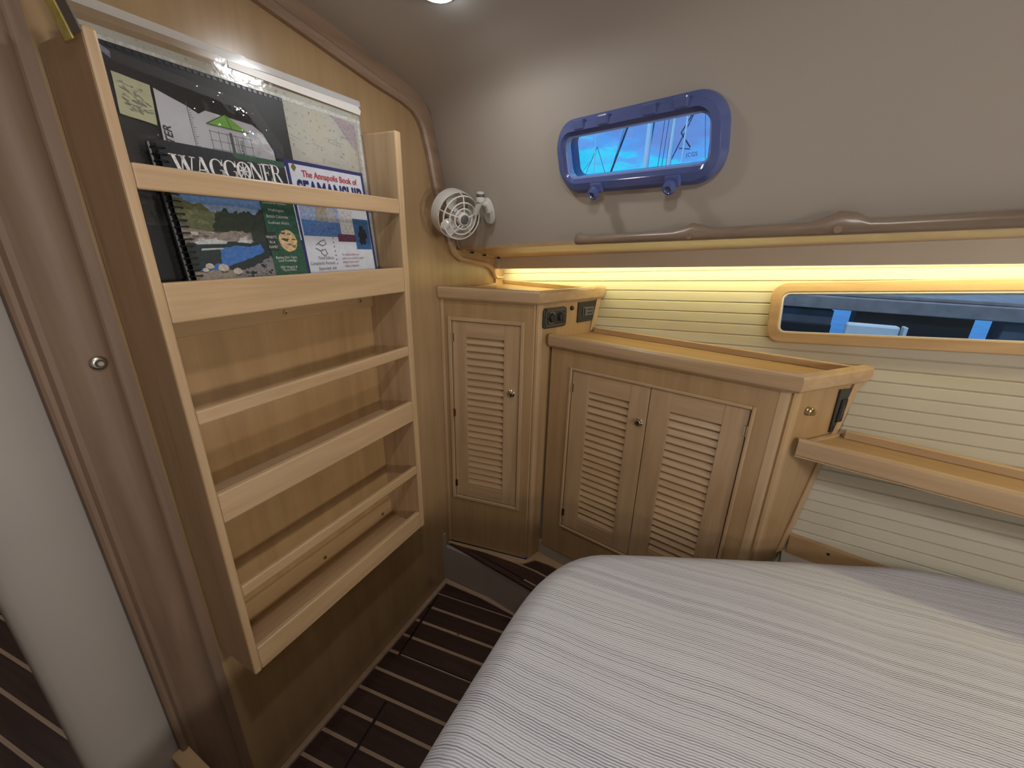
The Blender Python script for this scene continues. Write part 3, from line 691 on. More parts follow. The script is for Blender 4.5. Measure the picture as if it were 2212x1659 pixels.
PB = 0.203; GL = -0.002
pp([(GL, 0.0), (GW, 0.0), (GW, PB), (GL, PB)], 0)
pp(jitter([(GL, 0.178), (0.15, 0.175), (0.15, 0.150), (GL, 0.150)], 0.002, 1, 6), 11)
pp(jitter([(GL, 0.10), (0.145, 0.10), (0.148, 0.160), (0.10, 0.164), (0.065, 0.163), (0.050, 0.165), (0.036, 0.178), (0.022, 0.176), (0.010, 0.184), (GL, 0.186)], 0.0022, 2, 6), 1)
pp(jitter([(0.045, 0.132), (0.15, 0.126), (0.15, 0.170), (0.128, 0.164), (0.11, 0.169), (0.09, 0.165), (0.072, 0.170), (0.058, 0.163)], 0.003, 3, 8), 2)
for k in range(16):
    rn = random.Random(k+300); x = rn.uniform(0.0, 0.05); y = rn.uniform(0.138, 0.168); r_ = rn.uniform(0.003, 0.007)
    pp(jitter([(x+r_*math.cos(a), y+r_*0.8*math.sin(a)) for a in [q*math.pi/3 for q in range(6)]], r_*0.2, k, 2), 14 if k % 2 else 1)
pp(jitter([(GL, 0.108), (0.118, 0.114), (0.122, 0.130), (0.085, 0.134), (0.05, 0.129), (GL, 0.140)], 0.0018, 4, 7), 3)
for k in range(22):
    rn = random.Random(k+90); x = rn.uniform(0.0, 0.115); y = rn.uniform(0.117, 0.131); r_ = rn.uniform(0.0015, 0.005)
    pp(jitter([(x+r_*1.5*math.cos(a), y+r_*0.6*math.sin(a)) for a in [q*math.pi/3 for q in range(6)]], r_*0.15, k, 2), 6 if k % 3 == 0 else (13 if k % 3 == 1 else 9))
pp(jitter([(0.116, 0.04), (0.146, 0.04), (0.150, 0.178), (0.136, 0.172), (0.124, 0.150), (0.112, 0.128), (0.112, 0.112)], 0.002, 5, 6), 2)
pp(jitter([(GL, 0.05), (0.146, 0.06), (0.146, 0.112), (0.09, 0.115), (GL, 0.113)], 0.001, 6, 5), 5)
pp(jitter([(0.044, 0.070), (0.075, 0.078), (0.105, 0.087), (0.130, 0.098), (0.124, 0.1115), (0.104, 0.106), (0.075, 0.108), (0.050, 0.103), (0.047, 0.088)], 0.0011, 7, 5), 4)
pp(jitter([(0.005, 0.066), (0.036, 0.062), (0.046, 0.070), (0.044, 0.078), (0.020, 0.074)], 0.001, 17, 4), 4)
pp([(0.010, 0.113), (0.020, 0.117), (0.040, 0.1195), (0.066, 0.116), (0.062, 0.111), (0.015, 0.110)], 10); pp([(0.082, 0.114), (0.108, 0.112), (0.110, 0.118), (0.088, 0.119)], 10)
pp([(0.014, 0.1075), (0.062, 0.1085), (0.060, 0.1100), (0.016, 0.1095)], 5); pp([(0.018, 0.100), (0.056, 0.102), (0.055, 0.1045), (0.020, 0.1035)], 10)
pp(jitter([(GL, 0.0), (0.146, 0.0), (0.146, 0.060), (0.100, 0.062), (0.04, 0.066), (GL, 0.064)], 0.002, 8, 7), 3)
pp(jitter([(0.060, 0.0), (0.146, 0.0), (0.146, 0.086), (0.138, 0.088), (0.105, 0.072), (0.075, 0.062)], 0.002, 9, 7), 9)
for k in range(40):
    rn = random.Random(k+700); x = rn.uniform(0.078, 0.140); y = rn.uniform(0.045, 0.060+(x-0.078)*0.4); r_ = rn.uniform(0.001, 0.003)
    pp(jitter([(x+r_*1.3*math.cos(a), y+r_*math.sin(a)) for a in [q*math.pi/3 for q in range(6)]], r_*0.2, k, 2), 13 if k % 2 else 5)
for cx_, cy_, r_, s_k in ((0.024, 0.073, 0.007, 11), (0.046, 0.069, 0.0095, 12), (0.069, 0.062, 0.0085, 13), (0.016, 0.067, 0.005, 14)):
    pp(jitter([(cx_+r_*math.cos(a), cy_+r_*0.85*math.sin(a)) for a in [k*math.pi/4 for k in range(8)]], r_*0.05, s_k, 2), 6)
    pp(jitter([(cx_-r_*0.8, cy_-r_*0.3), (cx_, cy_-r_*0.55), (cx_+r_*0.9, cy_-r_*0.3), (cx_+r_*0.5, cy_-r_*0.85), (cx_-r_*0.5, cy_-r_*0.85)], r_*0.05, s_k, 2), 13)
pp([(0.1405, 0.0), (GW, 0.0), (GW, PB+0.004), (0.1445, PB+0.004)], 7)
pp([(0.1395, 0.098), (0.160, 0.098), (0.160, 0.134), (0.1395, 0.134)], 2)
pp([(GL, PB), (GW, PB), (GW, GH), (GL, GH)], 8)
pp([(0.120, 0.259), (GW, 0.257), (GW, GH), (0.110, GH)], 7)
sc = [(0.184+0.020*math.cos(a), 0.1176+0.0215*math.sin(a)) for a in [k*math.pi/6 for k in range(12)]]
pp([(min(x, GW), y) for x, y in jitter(sc, 0.0012, 21, 2)], 12)
for k in range(12):
    rn = random.Random(k+50); x = rn.uniform(0.168, 0.192); y = rn.uniform(0.102, 0.133)
    pp([(x, y), (x+0.009, y+rn.uniform(-0.003, 0.003)), (x+0.010, y+0.0022), (x+0.001, y+0.0018)], 7)
mats += [pm('dark_stone', (0.085, 0.078, 0.075)), pm('olive_scrub', (0.15, 0.15, 0.085))]
cp = mb.build('cover_print', mats, gb)
ZT_ = Z0+dz[0]+0.0003
mb = MB()
for tx, y, sz in (('CRUISING GUIDE', 0.1865, 0.0076), ('Washington', 0.1725, 0.0080), ('British Columbia', 0.1605, 0.0080), ('Southeast Alaska', 0.1490, 0.0078), ('Boating Skills Topics', 0.0830, 0.0068), ('Local Knowledge', 0.0770, 0.0068), ('500+ Marinas &', 0.0640, 0.0068), ('Marine Parks', 0.0585, 0.0068)):
    add_text(mb, tx, sz, lambda x, y_, y=y: (0.172+x*0.84, y+y_, ZT_), 0, align='CENTER')
for tx, y in (("WHAT'S", 0.1215), ('IN A', 0.1120), ('NAME?', 0.1030)): add_text(mb, tx, 0.0076, lambda x, y_, y=y: (0.149+x*0.78, y+y_, ZT_), 0, align='CENTER')
mb.build('cover_lettering', pm('pale_ink', (0.52, 0.53, 0.51)), gb)['kind'] = 'stuff'
# serif title built stroke by stroke
def serif(mb, ch, x, y, h, w):
    T = 0.20*h; t = 0.075*h; s = 0.05*h; e = 0.055*h
    def q(*p): mb.poly([(x+a*w, y+b*h, ZT_) for a, b in p])
    def bar(a0, b0, a1, b1, wd): q((a0-wd/2, b0), (a0+wd/2, b0), (a1+wd/2, b1), (a1-wd/2, b1))
    def foot(a, b, wd, up): q((a-wd, b), (a+wd, b), (a+wd, b+(0.05 if up else -0.05)), (a-wd, b+(0.05 if up else -0.05)))
    if ch == 'W':
        bar(0.14, 1, 0.34, 0, 0.15); bar(0.34, 0, 0.52, 1, 0.06); bar(0.50, 1, 0.70, 0, 0.15); bar(0.70, 0, 0.90, 1, 0.06)
        foot(0.14, 1, 0.16, 0); foot(0.50, 1, 0.14, 0); foot(0.90, 1, 0.12, 0)
    elif ch == 'A':
        bar(0.14, 0, 0.48, 1, 0.07); bar(0.80, 0, 0.50, 1, 0.20); q((0.22, 0.32), (0.72, 0.32), (0.70, 0.38), (0.24, 0.38)); foot(0.13, 0, 0.14, 1); foot(0.80, 0, 0.18, 1)
    elif ch in 'GO':
        a0, a1 = (0.12*math.pi, 1.93*math.pi) if ch == 'G' else (0, 2*math.pi)
        n = 26
        for k in range(n):
            p = [a0+(a1-a0)*(k+d)/n for d in (0, 1)]
            def pt(a, f):
                wd = 0.06+0.15*abs(math.cos(a)); r = 0.5-(wd if f else 0)
                return (0.5+r*math.cos(a), 0.5+(0.5-(0.06 if f else 0))*math.sin(a))
            q(pt(p[0], 0), pt(p[1], 0), pt(p[1], 1), pt(p[0], 1))
        if ch == 'G': bar(0.86, 0.04, 0.86, 0.46, 0.18); foot(0.84, 0.46, 0.19, 0); q((0.86, 0.70), (0.93, 0.70), (0.93, 1.0), (0.89, 1.0))
        else:
            for k in range(8):
                a = k*math.pi/4; c_, s_n = math.cos(a), math.sin(a)
                q((0.5-0.03*s_n, 0.5+0.03*c_), (0.5+0.36*c_-0.03*s_n, 0.5+0.44*s_n+0.03*c_), (0.5+0.36*c_+0.03*s_n, 0.5+0.44*s_n-0.03*c_), (0.5+0.03*s_n, 0.5-0.03*c_))
            for k in range(16):
                p = [2*math.pi*(k+d)/16 for d in (0, 1)]
                q(*[(0.5+r*math.cos(a), 0.5+r*1.15*math.sin(a)) for a, r in ((p[0], 0.20), (p[1], 0.20), (p[1], 0.16), (p[0], 0.16))])
    elif ch == 'N':
        bar(0.16, 0, 0.16, 1, 0.07); bar(0.18, 1, 0.82, 0, 0.20); bar(0.84, 0, 0.84, 1, 0.07); foot(0.16, 0, 0.14, 1); foot(0.13, 1, 0.15, 0); foot(0.84, 1, 0.14, 0)
    elif ch == 'E':
        bar(0.25, 0, 0.25, 1, 0.22)
        q((0.05, 0.94), (0.88, 0.94), (0.88, 1), (0.05, 1)); q((0.05, 0), (0.92, 0), (0.92, 0.06), (0.05, 0.06)); q((0.3, 0.48), (0.68, 0.48), (0.68, 0.54), (0.3, 0.54))
        q((0.80, 0.76), (0.88, 0.76), (0.88, 0.96), (0.84, 0.96)); q((0.85, 0.04), (0.92, 0.04), (0.96, 0.26), (0.90, 0.24)); q((0.62, 0.38), (0.68, 0.38), (0.68, 0.64), (0.62, 0.64))
    elif ch == 'R':
        bar(0.22, 0, 0.22, 1, 0.21); foot(0.22, 0, 0.20, 1); foot(0.20, 1, 0.18, 0)
        for k in range(14):
            p = [-math.pi/2+math.pi*(k+d)/14 for d in (0, 1)]
            def pt(a, f): wd = 0.05+0.13*abs(math.cos(a)); return (0.48+(0.36-(wd if f else 0))*math.cos(a), 0.75+(0.25-(0.05 if f else 0))*math.sin(a))
            q(pt(p[0], 0), pt(p[1], 0), pt(p[1], 1), pt(p[0], 1))
        q((0.28, 0.95), (0.5, 0.95), (0.5, 1), (0.28, 1)); q((0.28, 0.5), (0.5, 0.5), (0.5, 0.55), (0.28, 0.55)); bar(0.92, 0, 0.56, 0.52, 0.20); foot(0.92, 0, 0.10, 1)
mb = MB(); x = 0.0105
for chh, w in (('W', 0.0375), ('A', 0.0265), ('G', 0.0255), ('G', 0.0255), ('O', 0.0265), ('N', 0.0270), ('E', 0.0190), ('R', 0.0225)):
    serif(mb, chh, x, 0.2175+0.055*x, 0.0315, w*0.98); x += w*0.905
mb.build('title_lettering', pm('title_white', (0.62, 0.61, 0.60)), gb)
# plastic comb binding
for k in range(26):
    y = 0.008+k*0.0099
    mb = MB(); mb.tube([(-0.0075, y, 0.000), (-0.0095, y+0.0004, 0.009), (-0.005, y+0.0008, 0.0165), (0.004, y+0.001, 0.0175), (0.0085, y+0.001, 0.0135)], 0.00135, 6)
    mb.build('binding_ring', 'black_pl2', gb)
MB().tube([(-0.0085, 0.004, 0.004), (-0.0085, GH-0.004, 0.004)], 0.0035, 8).build('binding_spine', 'black_pl', gb)
MB().box((GW+0.0015, 0.12, 0.0), (GW+0.005, GH-0.006, 0.010)).build('paper_edge', pm('white_edge', (0.55, 0.54, 0.52)), gb)

# --- hardback seamanship book
hf = book_frame(0.114, 0.607, 1.367, 6.0, 0)
hb = empty('hardback_book', hf); tag(hb, 'white hardback seamanship book with navy border and sailing boat cover', 'book')
HW, HH = 0.208, 0.279
MB().box((0.006, 0.003, -0.024), (HW-0.004, HH-0.003, -0.002)).build('pages', pm('cream_pages', (0.50, 0.42, 0.30)), hb)
MB().box((0.0, 0, -0.003), (HW, HH, 0.0)).build('front_cover', plain('navy_board', (0.03, 0.035, 0.12), 0.12), hb, bevel=0.0012)
MB().box((0.0, 0, -0.027), (HW, HH, -0.024)).build('back_cover', plain('navy_board', (0.03, 0.035, 0.12), 0.2), hb, bevel=0.0012)
MB().box((-0.002, 0, -0.027), (0.001, HH, 0.0)).build('spine', plain('dark_spine', (0.03, 0.028, 0.05), 0.25), hb, bevel=0.0008)
mats = [plain('jacket_white', (0.50, 0.52, 0.58), 0.12, vary=0.05, scale=70), pm('j_sky', (0.25, 0.31, 0.46), 0.12), pm('j_sea', (0.07, 0.14, 0.33), 0.12), pm('j_sail', (0.30, 0.26, 0.20), 0.12), pm('j_red', (0.10, 0.035, 0.07), 0.12), pm('j_blue', (0.03, 0.10, 0.24), 0.12), pm('j_dark', (0.015, 0.018, 0.03), 0.12), pm('j_sail2', (0.36, 0.34, 0.33), 0.12), pm('j_page', (0.44, 0.44, 0.45), 0.12)]
Z0 = 0.0003; dz[0] = 0; mb = MB()
pp([(0.009, 0.004), (HW-0.008, 0.004), (HW-0.008, HH-0.008), (0.009, HH-0.008)], 0)
pp([(0.012, 0.130), (0.112, 0.128), (0.112, 0.204), (0.012, 0.204)], 1)
pp([(0.012, 0.130), (0.112, 0.128), (0.112, 0.160), (0.012, 0.163)], 2)
pp([(0.046, 0.163), (0.078, 0.161), (0.080, 0.204), (0.060, 0.204)], 3); pp([(0.081, 0.160), (0.105, 0.161), (0.094, 0.204), (0.082, 0.204)], 7)
pp([(0.112, 0.136), (0.152, 0.134), (0.152, 0.187), (0.112, 0.188)], 8)
pp([(0.100, 0.1185), (0.152, 0.1175), (0.152, 0.134), (0.100, 0.136)], 4)
pp([(0.151, 0.101), (HW-0.009, 0.100), (HW-0.009, 0.170), (0.151, 0.1715)], 5)
pp(jitter([(0.166, 0.112), (0.184, 0.114), (0.190, 0.135), (0.180, 0.156), (0.172, 0.158), (0.162, 0.138)], 0.004, 31, 4), 6)
mb.build('cover_print', mats, hb)
ZT_ = 0.0014
mb = MB(); add_text(mb, 'The Annapolis Book of', 0.0180, lambda x, y: (0.1095+x*0.88, 0.2490+y, ZT_), 0, align='CENTER', offset=0.0003)
mb.build('cover_lettering', pm('red_ink', (0.42, 0.045, 0.05), 0.2), hb)['kind'] = 'stuff'
mb = MB(); add_text(mb, 'SEAMANSHIP', 0.048, lambda x, y: (0.1065+x*0.625, 0.2075+y, ZT_), 0, align='CENTER', offset=0.0016)
mb.build('cover_lettering', pm('navy_ink', (0.025, 0.025, 0.11), 0.2), hb)['kind'] = 'stuff'
mb = MB()
for tx, y in (('Third Edition,', 0.0795), ('Completely Revised,', 0.0685), ('Expanded, and', 0.0570), ('Updated', 0.046)): add_text(mb, tx, 0.0100, lambda x, y_, y=y: (0.079+x*0.80, y+y_, ZT_), 0, align='RIGHT')
for k in range(8): mb.box((0.083, 0.134-k*0.0095, 0.0008), (0.0855, 0.137-k*0.0095, 0.0012))
mb.tube([(0.036, 0.111, 0.001), (0.048, 0.118, 0.001), (0.060, 0.122, 0.001), (0.063, 0.113, 0.001), (0.052, 0.109, 0.001), (0.042, 0.114, 0.001)], 0.0009, 5)
mb.tube([(0.034, 0.104, 0.001), (0.046, 0.098, 0.001), (0.058, 0.102, 0.001), (0.062, 0.092, 0.001), (0.054, 0.087, 0.001), (0.046, 0.094, 0.001), (0.050, 0.102, 0.001)], 0.0009, 5)
mb.build('cover_lettering', pm('grey_ink', (0.14, 0.14, 0.16), 0.2), hb)['kind'] = 'stuff'
mb = MB()
for tx, y in (('"A volume that any', 0.0870), ('sailor or would-be sailor', 0.0785), ('simply must own."', 0.0700), ('- Sailing magazine', 0.0610)): add_text(mb, tx, 0.0074, lambda x, y_, y=y: (0.100+x*0.92, y+y_, ZT_), 0, shear=0.15)
mb.build('cover_lettering', pm('rose_ink', (0.30, 0.14, 0.16), 0.2), hb)['kind'] = 'stuff'
mb = MB(); mb.poly([(0.019+0.006*math.cos(a), 0.2645+0.008*math.sin(a), ZT_) for a in (0, math.pi/2, math.pi, 1.5*math.pi)]); mb.build('star_mark', pm('olive', (0.13, 0.10, 0.03)), hb)

# ================================================================== LOCKERS
def louvre_door(par, s0, s1, z0, z1, ls0, ls1, lz0, lz1, y=0.0, step=0.0275):
    mb = MB()
    mb.box((s0, y, z0), (ls0, y+0.018, z1)); mb.box((ls1, y, z0), (s1, y+0.018, z1))
    d = mb.build('door', 'maple_z', par, bevel=0.0012)
    mb = MB(); mb.box((ls0, y+0.0004, lz1), (ls1, y+0.018, z1)); mb.build('door_rail', 'maple_x', d, bevel=0.0008)
    mb = MB(); mb.box((ls0, y+0.0004, z0), (ls1, y+0.018, lz0)); mb.build('door_rail', 'maple_x', d, bevel=0.0008)
    n = int(round((lz1-lz0)/step)); st_ = (lz1-lz0)/n
    mb = MB(); sec = [(0.0025, 0.001), (0.0055, -0.0005), (0.0175, st_*0.93), (0.0155, st_*1.06), (0.012, st_*1.06)]
    sec = [(0.0012, 0.0042), (0.003, 0.0012), (0.0060, 0.0012), (0.0178, st_*0.96), (0.0165, st_*1.02), (0.0145, st_*1.0)]
    mb.loft([[(s, y+a, b) for a, b in sec] for s in (ls0, ls1)], smooth=False)
    first = None
    for k in range(n):
        if first is None: o = first = mb.build('slat', 'maple_x', d, bevel=0.0008)
        else: o = first.copy(); COL.objects.link(o); o.parent = d
        o.location = (0, 0, lz0+k*st_)
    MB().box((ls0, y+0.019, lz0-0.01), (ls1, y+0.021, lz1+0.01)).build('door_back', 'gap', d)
    return d
def hinge(par, s, z, y=-0.003):
    mb = MB(); mb.tube([(s, y, z-0.017), (s, y, z+0.017)], 0.0032, 10); mb.box((s-0.008, y+0.001, z-0.015), (s+0.008, y+0.0028, z+0.015)); mb.build('hinge', 'brass', par)
def knob(par, s, z, y=0.0):
    mb = MB(); mb.lathe([(0.0145, 0.0), (0.0150, 0.003), (0.0120, 0.006), (0.0085, 0.0065), (0.0085, 0.011), (0.0075, 0.013), (0.0, 0.0135)], (s, y, z), (0, -1, 0), 24); mb.build('knob', 'chrome', par)
def door_frame(par, s0, s1, z0, z1, w):
    for a, b, m in (((s0-w, z0-w), (s0-0.002, z1+w), 'maple_z'), ((s1+0.002, z0-w), (s1+w, z1+w), 'maple_z'), ((s0-0.002, z1+0.002), (s1+0.002, z1+w), 'maple_x'), ((s0-0.002, z0-w), (s1+0.002, z0-0.002), 'maple_x')):
        MB().box((a[0], -0.0065, a[1]), (b[0], 0.0, b[1])).build('door_moulding', m, par, bevel=0.003, seg=3)
def loc2(fr, x, y, z=0.0): return fr.inverted() @ Vector((x, y, z))
def body_with_opening(par, name, mat, sA, sB, z0, z1, os0, os1, oz0, oz1, th=0.018):
    mb = MB()
    mb.box((sA, 0, z0), (os0, th, z1)); mb.box((os1, 0, z0), (sB, th, z1)); mb.box((os0, 0, oz1), (os1, th, z1)); mb.box((os0, 0, z0), (os1, th, oz0))
    return mb.build(name, mat, par)

# ---- tall corner locker
TX = Vector((0.9864, 0.1644, 0)); TY = Vector((-0.1644, 0.9864, 0))
TF = frame((-0.002, 1.2185, 0.205), TX, TY); zT = 0.205
tl = empty('tall_locker', TF); tag(tl, 'tall narrow maple locker with one louvred door in the bulkhead corner', 'locker')
def tz(z): return z-zT
body_with_opening(tl, 'front_panel', 'veneer_z', 0.005, 0.362, tz(0.205), tz(1.30), 0.0455, 0.3155, tz(0.4565), tz(1.2130))
d = louvre_door(tl, 0.0475, 0.3135, tz(0.4585), tz(1.2110), 0.103, 0.2535, tz(0.519), tz(1.154))
for z in (1.149, 0.842, 0.516): hinge(d, 0.0465, tz(z))
knob(d, 0.284, tz(0.954))
door_frame(tl, 0.0475, 0.3135, tz(0.4585), tz(1.2110), 0.0165)
# side panel toward the double locker, following the hull at its back edge
c0 = Vector((0.3625, 1.2815)); sd = Vector((0.368, 0.93)).normalized()
def side_hit(c, d, z, gap=0.004):       # distance along d until the hull
    return (1.70-gap+0.21*(z-1.336)-0.17*c.x-c.y)/(d.y+0.17*d.x)
def side_panel(par, fr, c, d, z0, z1, th, name='side_panel', mat='veneer_z', r=0.016):
    nrm = Vector((d.y, -d.x))            # outward (towards the room on the right)
    mb = MB(); rings = []
    for z in (z0, z1):
        L = side_hit(c, d, z)
        p = [c, c+d*L, c+d*L-nrm*th, c-nrm*th]
        rings.append([fr.inverted() @ Vector((q.x, q.y, z)) for q in p])
    mb.loft(rings, smooth=False)
    return mb.build(name, mat, par)
side_panel(tl, TF, c0, sd, 0.205, 1.30, 0.015)
# rounded corner post
nrm = Vector((sd.y, -sd.x)); 
def corner_post(par, fr, c, fdir, sdir, r, z0, z1, mat='maple_z'):
    a = c-fdir*r; b = c+sdir*r; n = 8; pts = []
    for k in range(n+1):
        t = k/n; p = a*(1-t)**2+(c+(Vector((fdir.y, -fdir.x))+Vector((sdir.y, -sdir.x)))*0.0015)*2*t*(1-t)+b*t**2; pts.append(p)
    f_in = Vector((-fdir.y, fdir.x)); pts += [b-Vector((sdir.y, -sdir.x))*0.012, a+f_in*0.012]
    mb = MB(); mb.loft([[fr.inverted() @ Vector((p.x, p.y, z)) for p in pts] for z in (z0, z1)], smooth=True)
    return mb.build('corner_post', mat, par, angle=30)
corner_post(tl, TF, c0+Vector((0.002, -0.001)), Vector((TX.x, TX.y)), sd, 0.030, 0.205, 1.30)
MB().box((0.002, -0.004, 0.0), (0.014, 0.004, tz(1.292))).build('scribe_strip', 'maple_z', tl, bevel=0.002)
# strip up the hull edge of the side panel
def hull_strip(par, fr, c, d, z0, z1, w=0.026, mat='maple_z', out=0.006):
    nrm = Vector((d.y, -d.x)); rings = []
    for z in (z0, z1):
        L = side_hit(c, d, z, 0.001); p = [c+d*(L-w)+nrm*0.0002, c+d*(L-w)+nrm*out, c+d*L+nrm*out, c+d*L+nrm*0.0002]
        rings.append([fr.inverted() @ Vector((q.x, q.y, z)) for q in p])
    return MB().loft(rings, smooth=False).build('edge_strip', mat, par, bevel=0.0015)
hull_strip(tl, TF, c0, sd, 1.165, 1.291)
# top: board, front and side trims with raised lip, back fiddle
def top_trim(par, fr, a, b, z0, z1, out, inn, mat='maple_x', ea=0.0, eb=0.0):
    """rounded trim from plan point a to b; out = overhang towards the viewer side"""
    d = (b-a).normalized(); n = Vector((d.y, -d.x)); sec = [(-inn, z0+0.012), (-inn, z1), (out-0.004, z1), (out, z1-0.006), (out+0.0012, (z0+z1)/2), (out-0.002, z0+0.008), (out-0.010, z0), (-inn*0.2, z0)]
    mb = MB(); rings = []
    for p, e, dd in ((a, ea, -1), (b, eb, 1)):
        rings.append([fr.inverted() @ Vector(((p+n*o+d*(o*e)).x, (p+n*o+d*(o*e)).y, z)) for o, z in sec])
    mb.loft(rings, smooth=True)
    return mb.build('top_trim', mat, par, angle=28)
fd = Vector((TX.x, TX.y)); A = Vector((-0.0, 1.2195)); B = c0+Vector((0, 0))
ang = math.tan((math.pi/2-math.acos(max(-1, min(1, fd.dot(-sd)))) )/1) if False else None
def miter(d1, d2):       # shift per unit overhang so two trims meet at a mitre
    n1 = Vector((d1.y, -d1.x)); n2 = Vector((d2.y, -d2.x)); k = (n1+n2)/(1+n1.dot(n2)); return k.dot(d1)
mt = miter(fd, sd)
top_trim(tl, TF, A, B, 1.290, 1.336, 0.020, 0.008, eb=mt)
E_ = c0+sd*side_hit(c0, sd, 1.32, 0.003)
top_trim(tl, TF, B, E_, 1.290, 1.336, 0.020, 0.008, 'maple_y', ea=-miter(sd, fd)*-1 if False else -mt)
bk = Vector((0.004, hullY(0.004, 1.31)-0.006))
mb = MB(); tp = [A+Vector((0.002, 0)), B, E_, bk]
mb.loft([[TF.inverted() @ Vector((p.x, p.y, z)) for p in tp] for z in (1.302, 1.310)], smooth=False); mb.build('top_board', 'veneer_x', tl)
def fiddle(par, fr, a, b, z0, z1, th, mat='maple_x'):
    d = (b-a).normalized(); n = Vector((d.y, -d.x)); p = [a, b, b+n*th, a+n*th]
    return MB().loft([[fr.inverted() @ Vector((q.x, q.y, z)) for q in p] for z in (z0, z1)], smooth=False).build('back_fiddle', mat, par, bevel=0.002)
fiddle(tl, TF, Vector((0.02, hullY(0.02, 1.31)-0.006)), Vector((0.478, hullY(0.478, 1.31)-0.006)), 1.310, 1.328, 0.016)
MB().loft([[TF.inverted() @ Vector((x, y, z)) for x, y in ((0.002, 1.235), (0.016, 1.237), (0.016, 1.68), (0.002, 1.68))] for z in (1.310, 1.318)], smooth=False).build('side_fiddle', 'maple_y', tl)
# fittings on the side panel (local frame of that panel)
SF = frame((c0.x, c0.y, 0), (sd.x, sd.y, 0), (-sd.y, sd.x, 0))     # x along panel, y into the locker
def fit(par, fr): o = empty; return fr
def on_panel(par, base, fr, mb, name, mat, bevel=0.0, kids=()):
    o = mb.build(name, mat, par, bevel=bevel); o.matrix_parent_inverse = Matrix.Identity(4); o.matrix_local = base.inverted() @ fr; return o
s_off = -0.018
mb = MB(); mb.loft([[(x, d_, z) for x, z in rrect(0.045+s_off, 1.2025, 0.166+s_off, 1.275, 0.014, 5)] for d_ in (0.0, -0.008)], smooth=False)
cp = on_panel(tl, TF, SF, mb, 'control_panel', 'black_pl', 0.002); cp['label'] = 'black control panel with two round dials'
mb = MB(); ring_solid(mb, rrect(0.055+s_off, 1.2105, 0.157+s_off, 1.267, 0.012, 5), rrect(0.058+s_off, 1.2135, 0.154+s_off, 1.264, 0.010, 5), -0.0098, -0.008)
o = mb.build('bezel', 'grey_pl', cp)
for x in (0.088, 0.134):
    mb = MB(); mb.lathe([(0.019, 0), (0.0185, 0.002), (0.016, 0.0022), (0.015, 0.010), (0.013, 0.012), (0, 0.012)], (x+s_off, -0.008, 1.2395), (0, -1, 0), 22); mb.box((x+s_off-0.002, -0.0215, 1.2275), (x+s_off+0.002, -0.019, 1.2515)); mb.build('dial', 'black_pl', cp)
mb = MB(); ring_solid(mb, [(0.088+s_off+0.021*math.cos(a), 1.2395+0.021*math.sin(a)) for a in [k*math.pi/10 for k in range(20)]], [(0.088+s_off+0.0195*math.cos(a), 1.2395+0.0195*math.sin(a)) for a in [k*math.pi/10 for k in range(20)]], -0.0088, -0.008); mb.build('dial_ring', 'steel', cp)
mb = MB(); mb.lathe([(0.0085, 0), (0.0085, 0.003), (0.006, 0.009), (0.003, 0.011), (0, 0.011)], (0.199+s_off, 0, 1.264), (0, -1, 0), 18); on_panel(tl, TF, SF, mb, 'push_button', 'knob_dark')['label'] = 'small dark push button'
def outlet(par, base, fr, x0, x1, z0, z1, skew=0.0):
    p = [(x0+skew*0, z0), (x1-skew, z0), (x1, z1), (x0, z1)]
    mb = MB(); mb.loft([[(x, d_, z) for x, z in p] for d_ in (0.0, -0.005)], smooth=False)
    o = on_panel(par, base, fr, mb, 'socket_plate', 'black_pl', 0.0012); o['label'] = 'black socket plate'
    xc, zc = (x0+x1)/2, (z0+z1)/2; w = (x1-x0); h = z1-z0
    mb = MB(); mb.box((x0+w*0.22, -0.008, z0+h*0.30), (x1-w*0.22, -0.005, z1-h*0.26)); q = mb.build('rocker', 'grey_pl', o, bevel=0.0015)
    mb = MB(); mb.box((x0+w*0.26, -0.0088, z0+h*0.34), (x0+w*0.34, -0.008, z1-h*0.30)); mb.box((x0+w*0.45, -0.0088, z0+h*0.40), (x0+w*0.70, -0.008, z0+h*0.46)); mb.box((x0+w*0.45, -0.0088, z0+h*0.58), (x0+w*0.70, -0.008, z0+h*0.64)); mb.build('slots', 'black_pl2', o)
outlet(tl, TF, SF, 0.215, 0.330, 1.2055, 1.2825, 0.012)

# ---- double-door locker
DX = Vector((0.9868, -0.1616, 0)); DY = Vector((0.1616, 0.9868, 0)); zD = 0.255
DF = frame((0.4065, 1.3415, zD), DX, DY)
dl = empty('double_locker', DF); tag(dl, 'low maple locker with two louvred doors between the tall locker and shelf', 'locker')
def dzz(z): return z-zD
body_with_opening(dl, 'front_panel', 'veneer_z', -0.004, 0.716, dzz(0.255), dzz(1.15), 0.0865, 0.6515, dzz(0.4005), dzz(1.065))
d1 = louvre_door(dl, 0.0885, 0.3675, dzz(0.4025), dzz(1.063), 0.1545, 0.3035, dzz(0.462), dzz(0.999))
d2 = louvre_door(dl, 0.3700, 0.6495, dzz(0.4025), dzz(1.063), 0.4365, 0.5845, dzz(0.462), dzz(0.999))
for z in (0.999, 0.464): hinge(d1, 0.0875, dzz(z)); hinge(d2, 0.6505, dzz(z))
knob(d1, 0.343, dzz(0.937))
door_frame(dl, 0.0885, 0.6495, dzz(0.4025), dzz(1.063), 0.0125)
c1 = Vector((1.1335, 1.2225)); sd2 = Vector((0.644, 0.765)).normalized(); fd2 = Vector((DX.x, DX.y))
side_panel(dl, DF, c1, sd2, 0.56, 1.15, 0.015)
corner_post(dl, DF, c1+Vector((0.001, -0.0012)), fd2, sd2, 0.032, 0.40, 1.15)
mb = MB(); mb.box((0.70, -0.001, dzz(0.255)), (0.73, 0.015, dzz(0.57))); mb.build('corner_panel', 'veneer_z', dl)
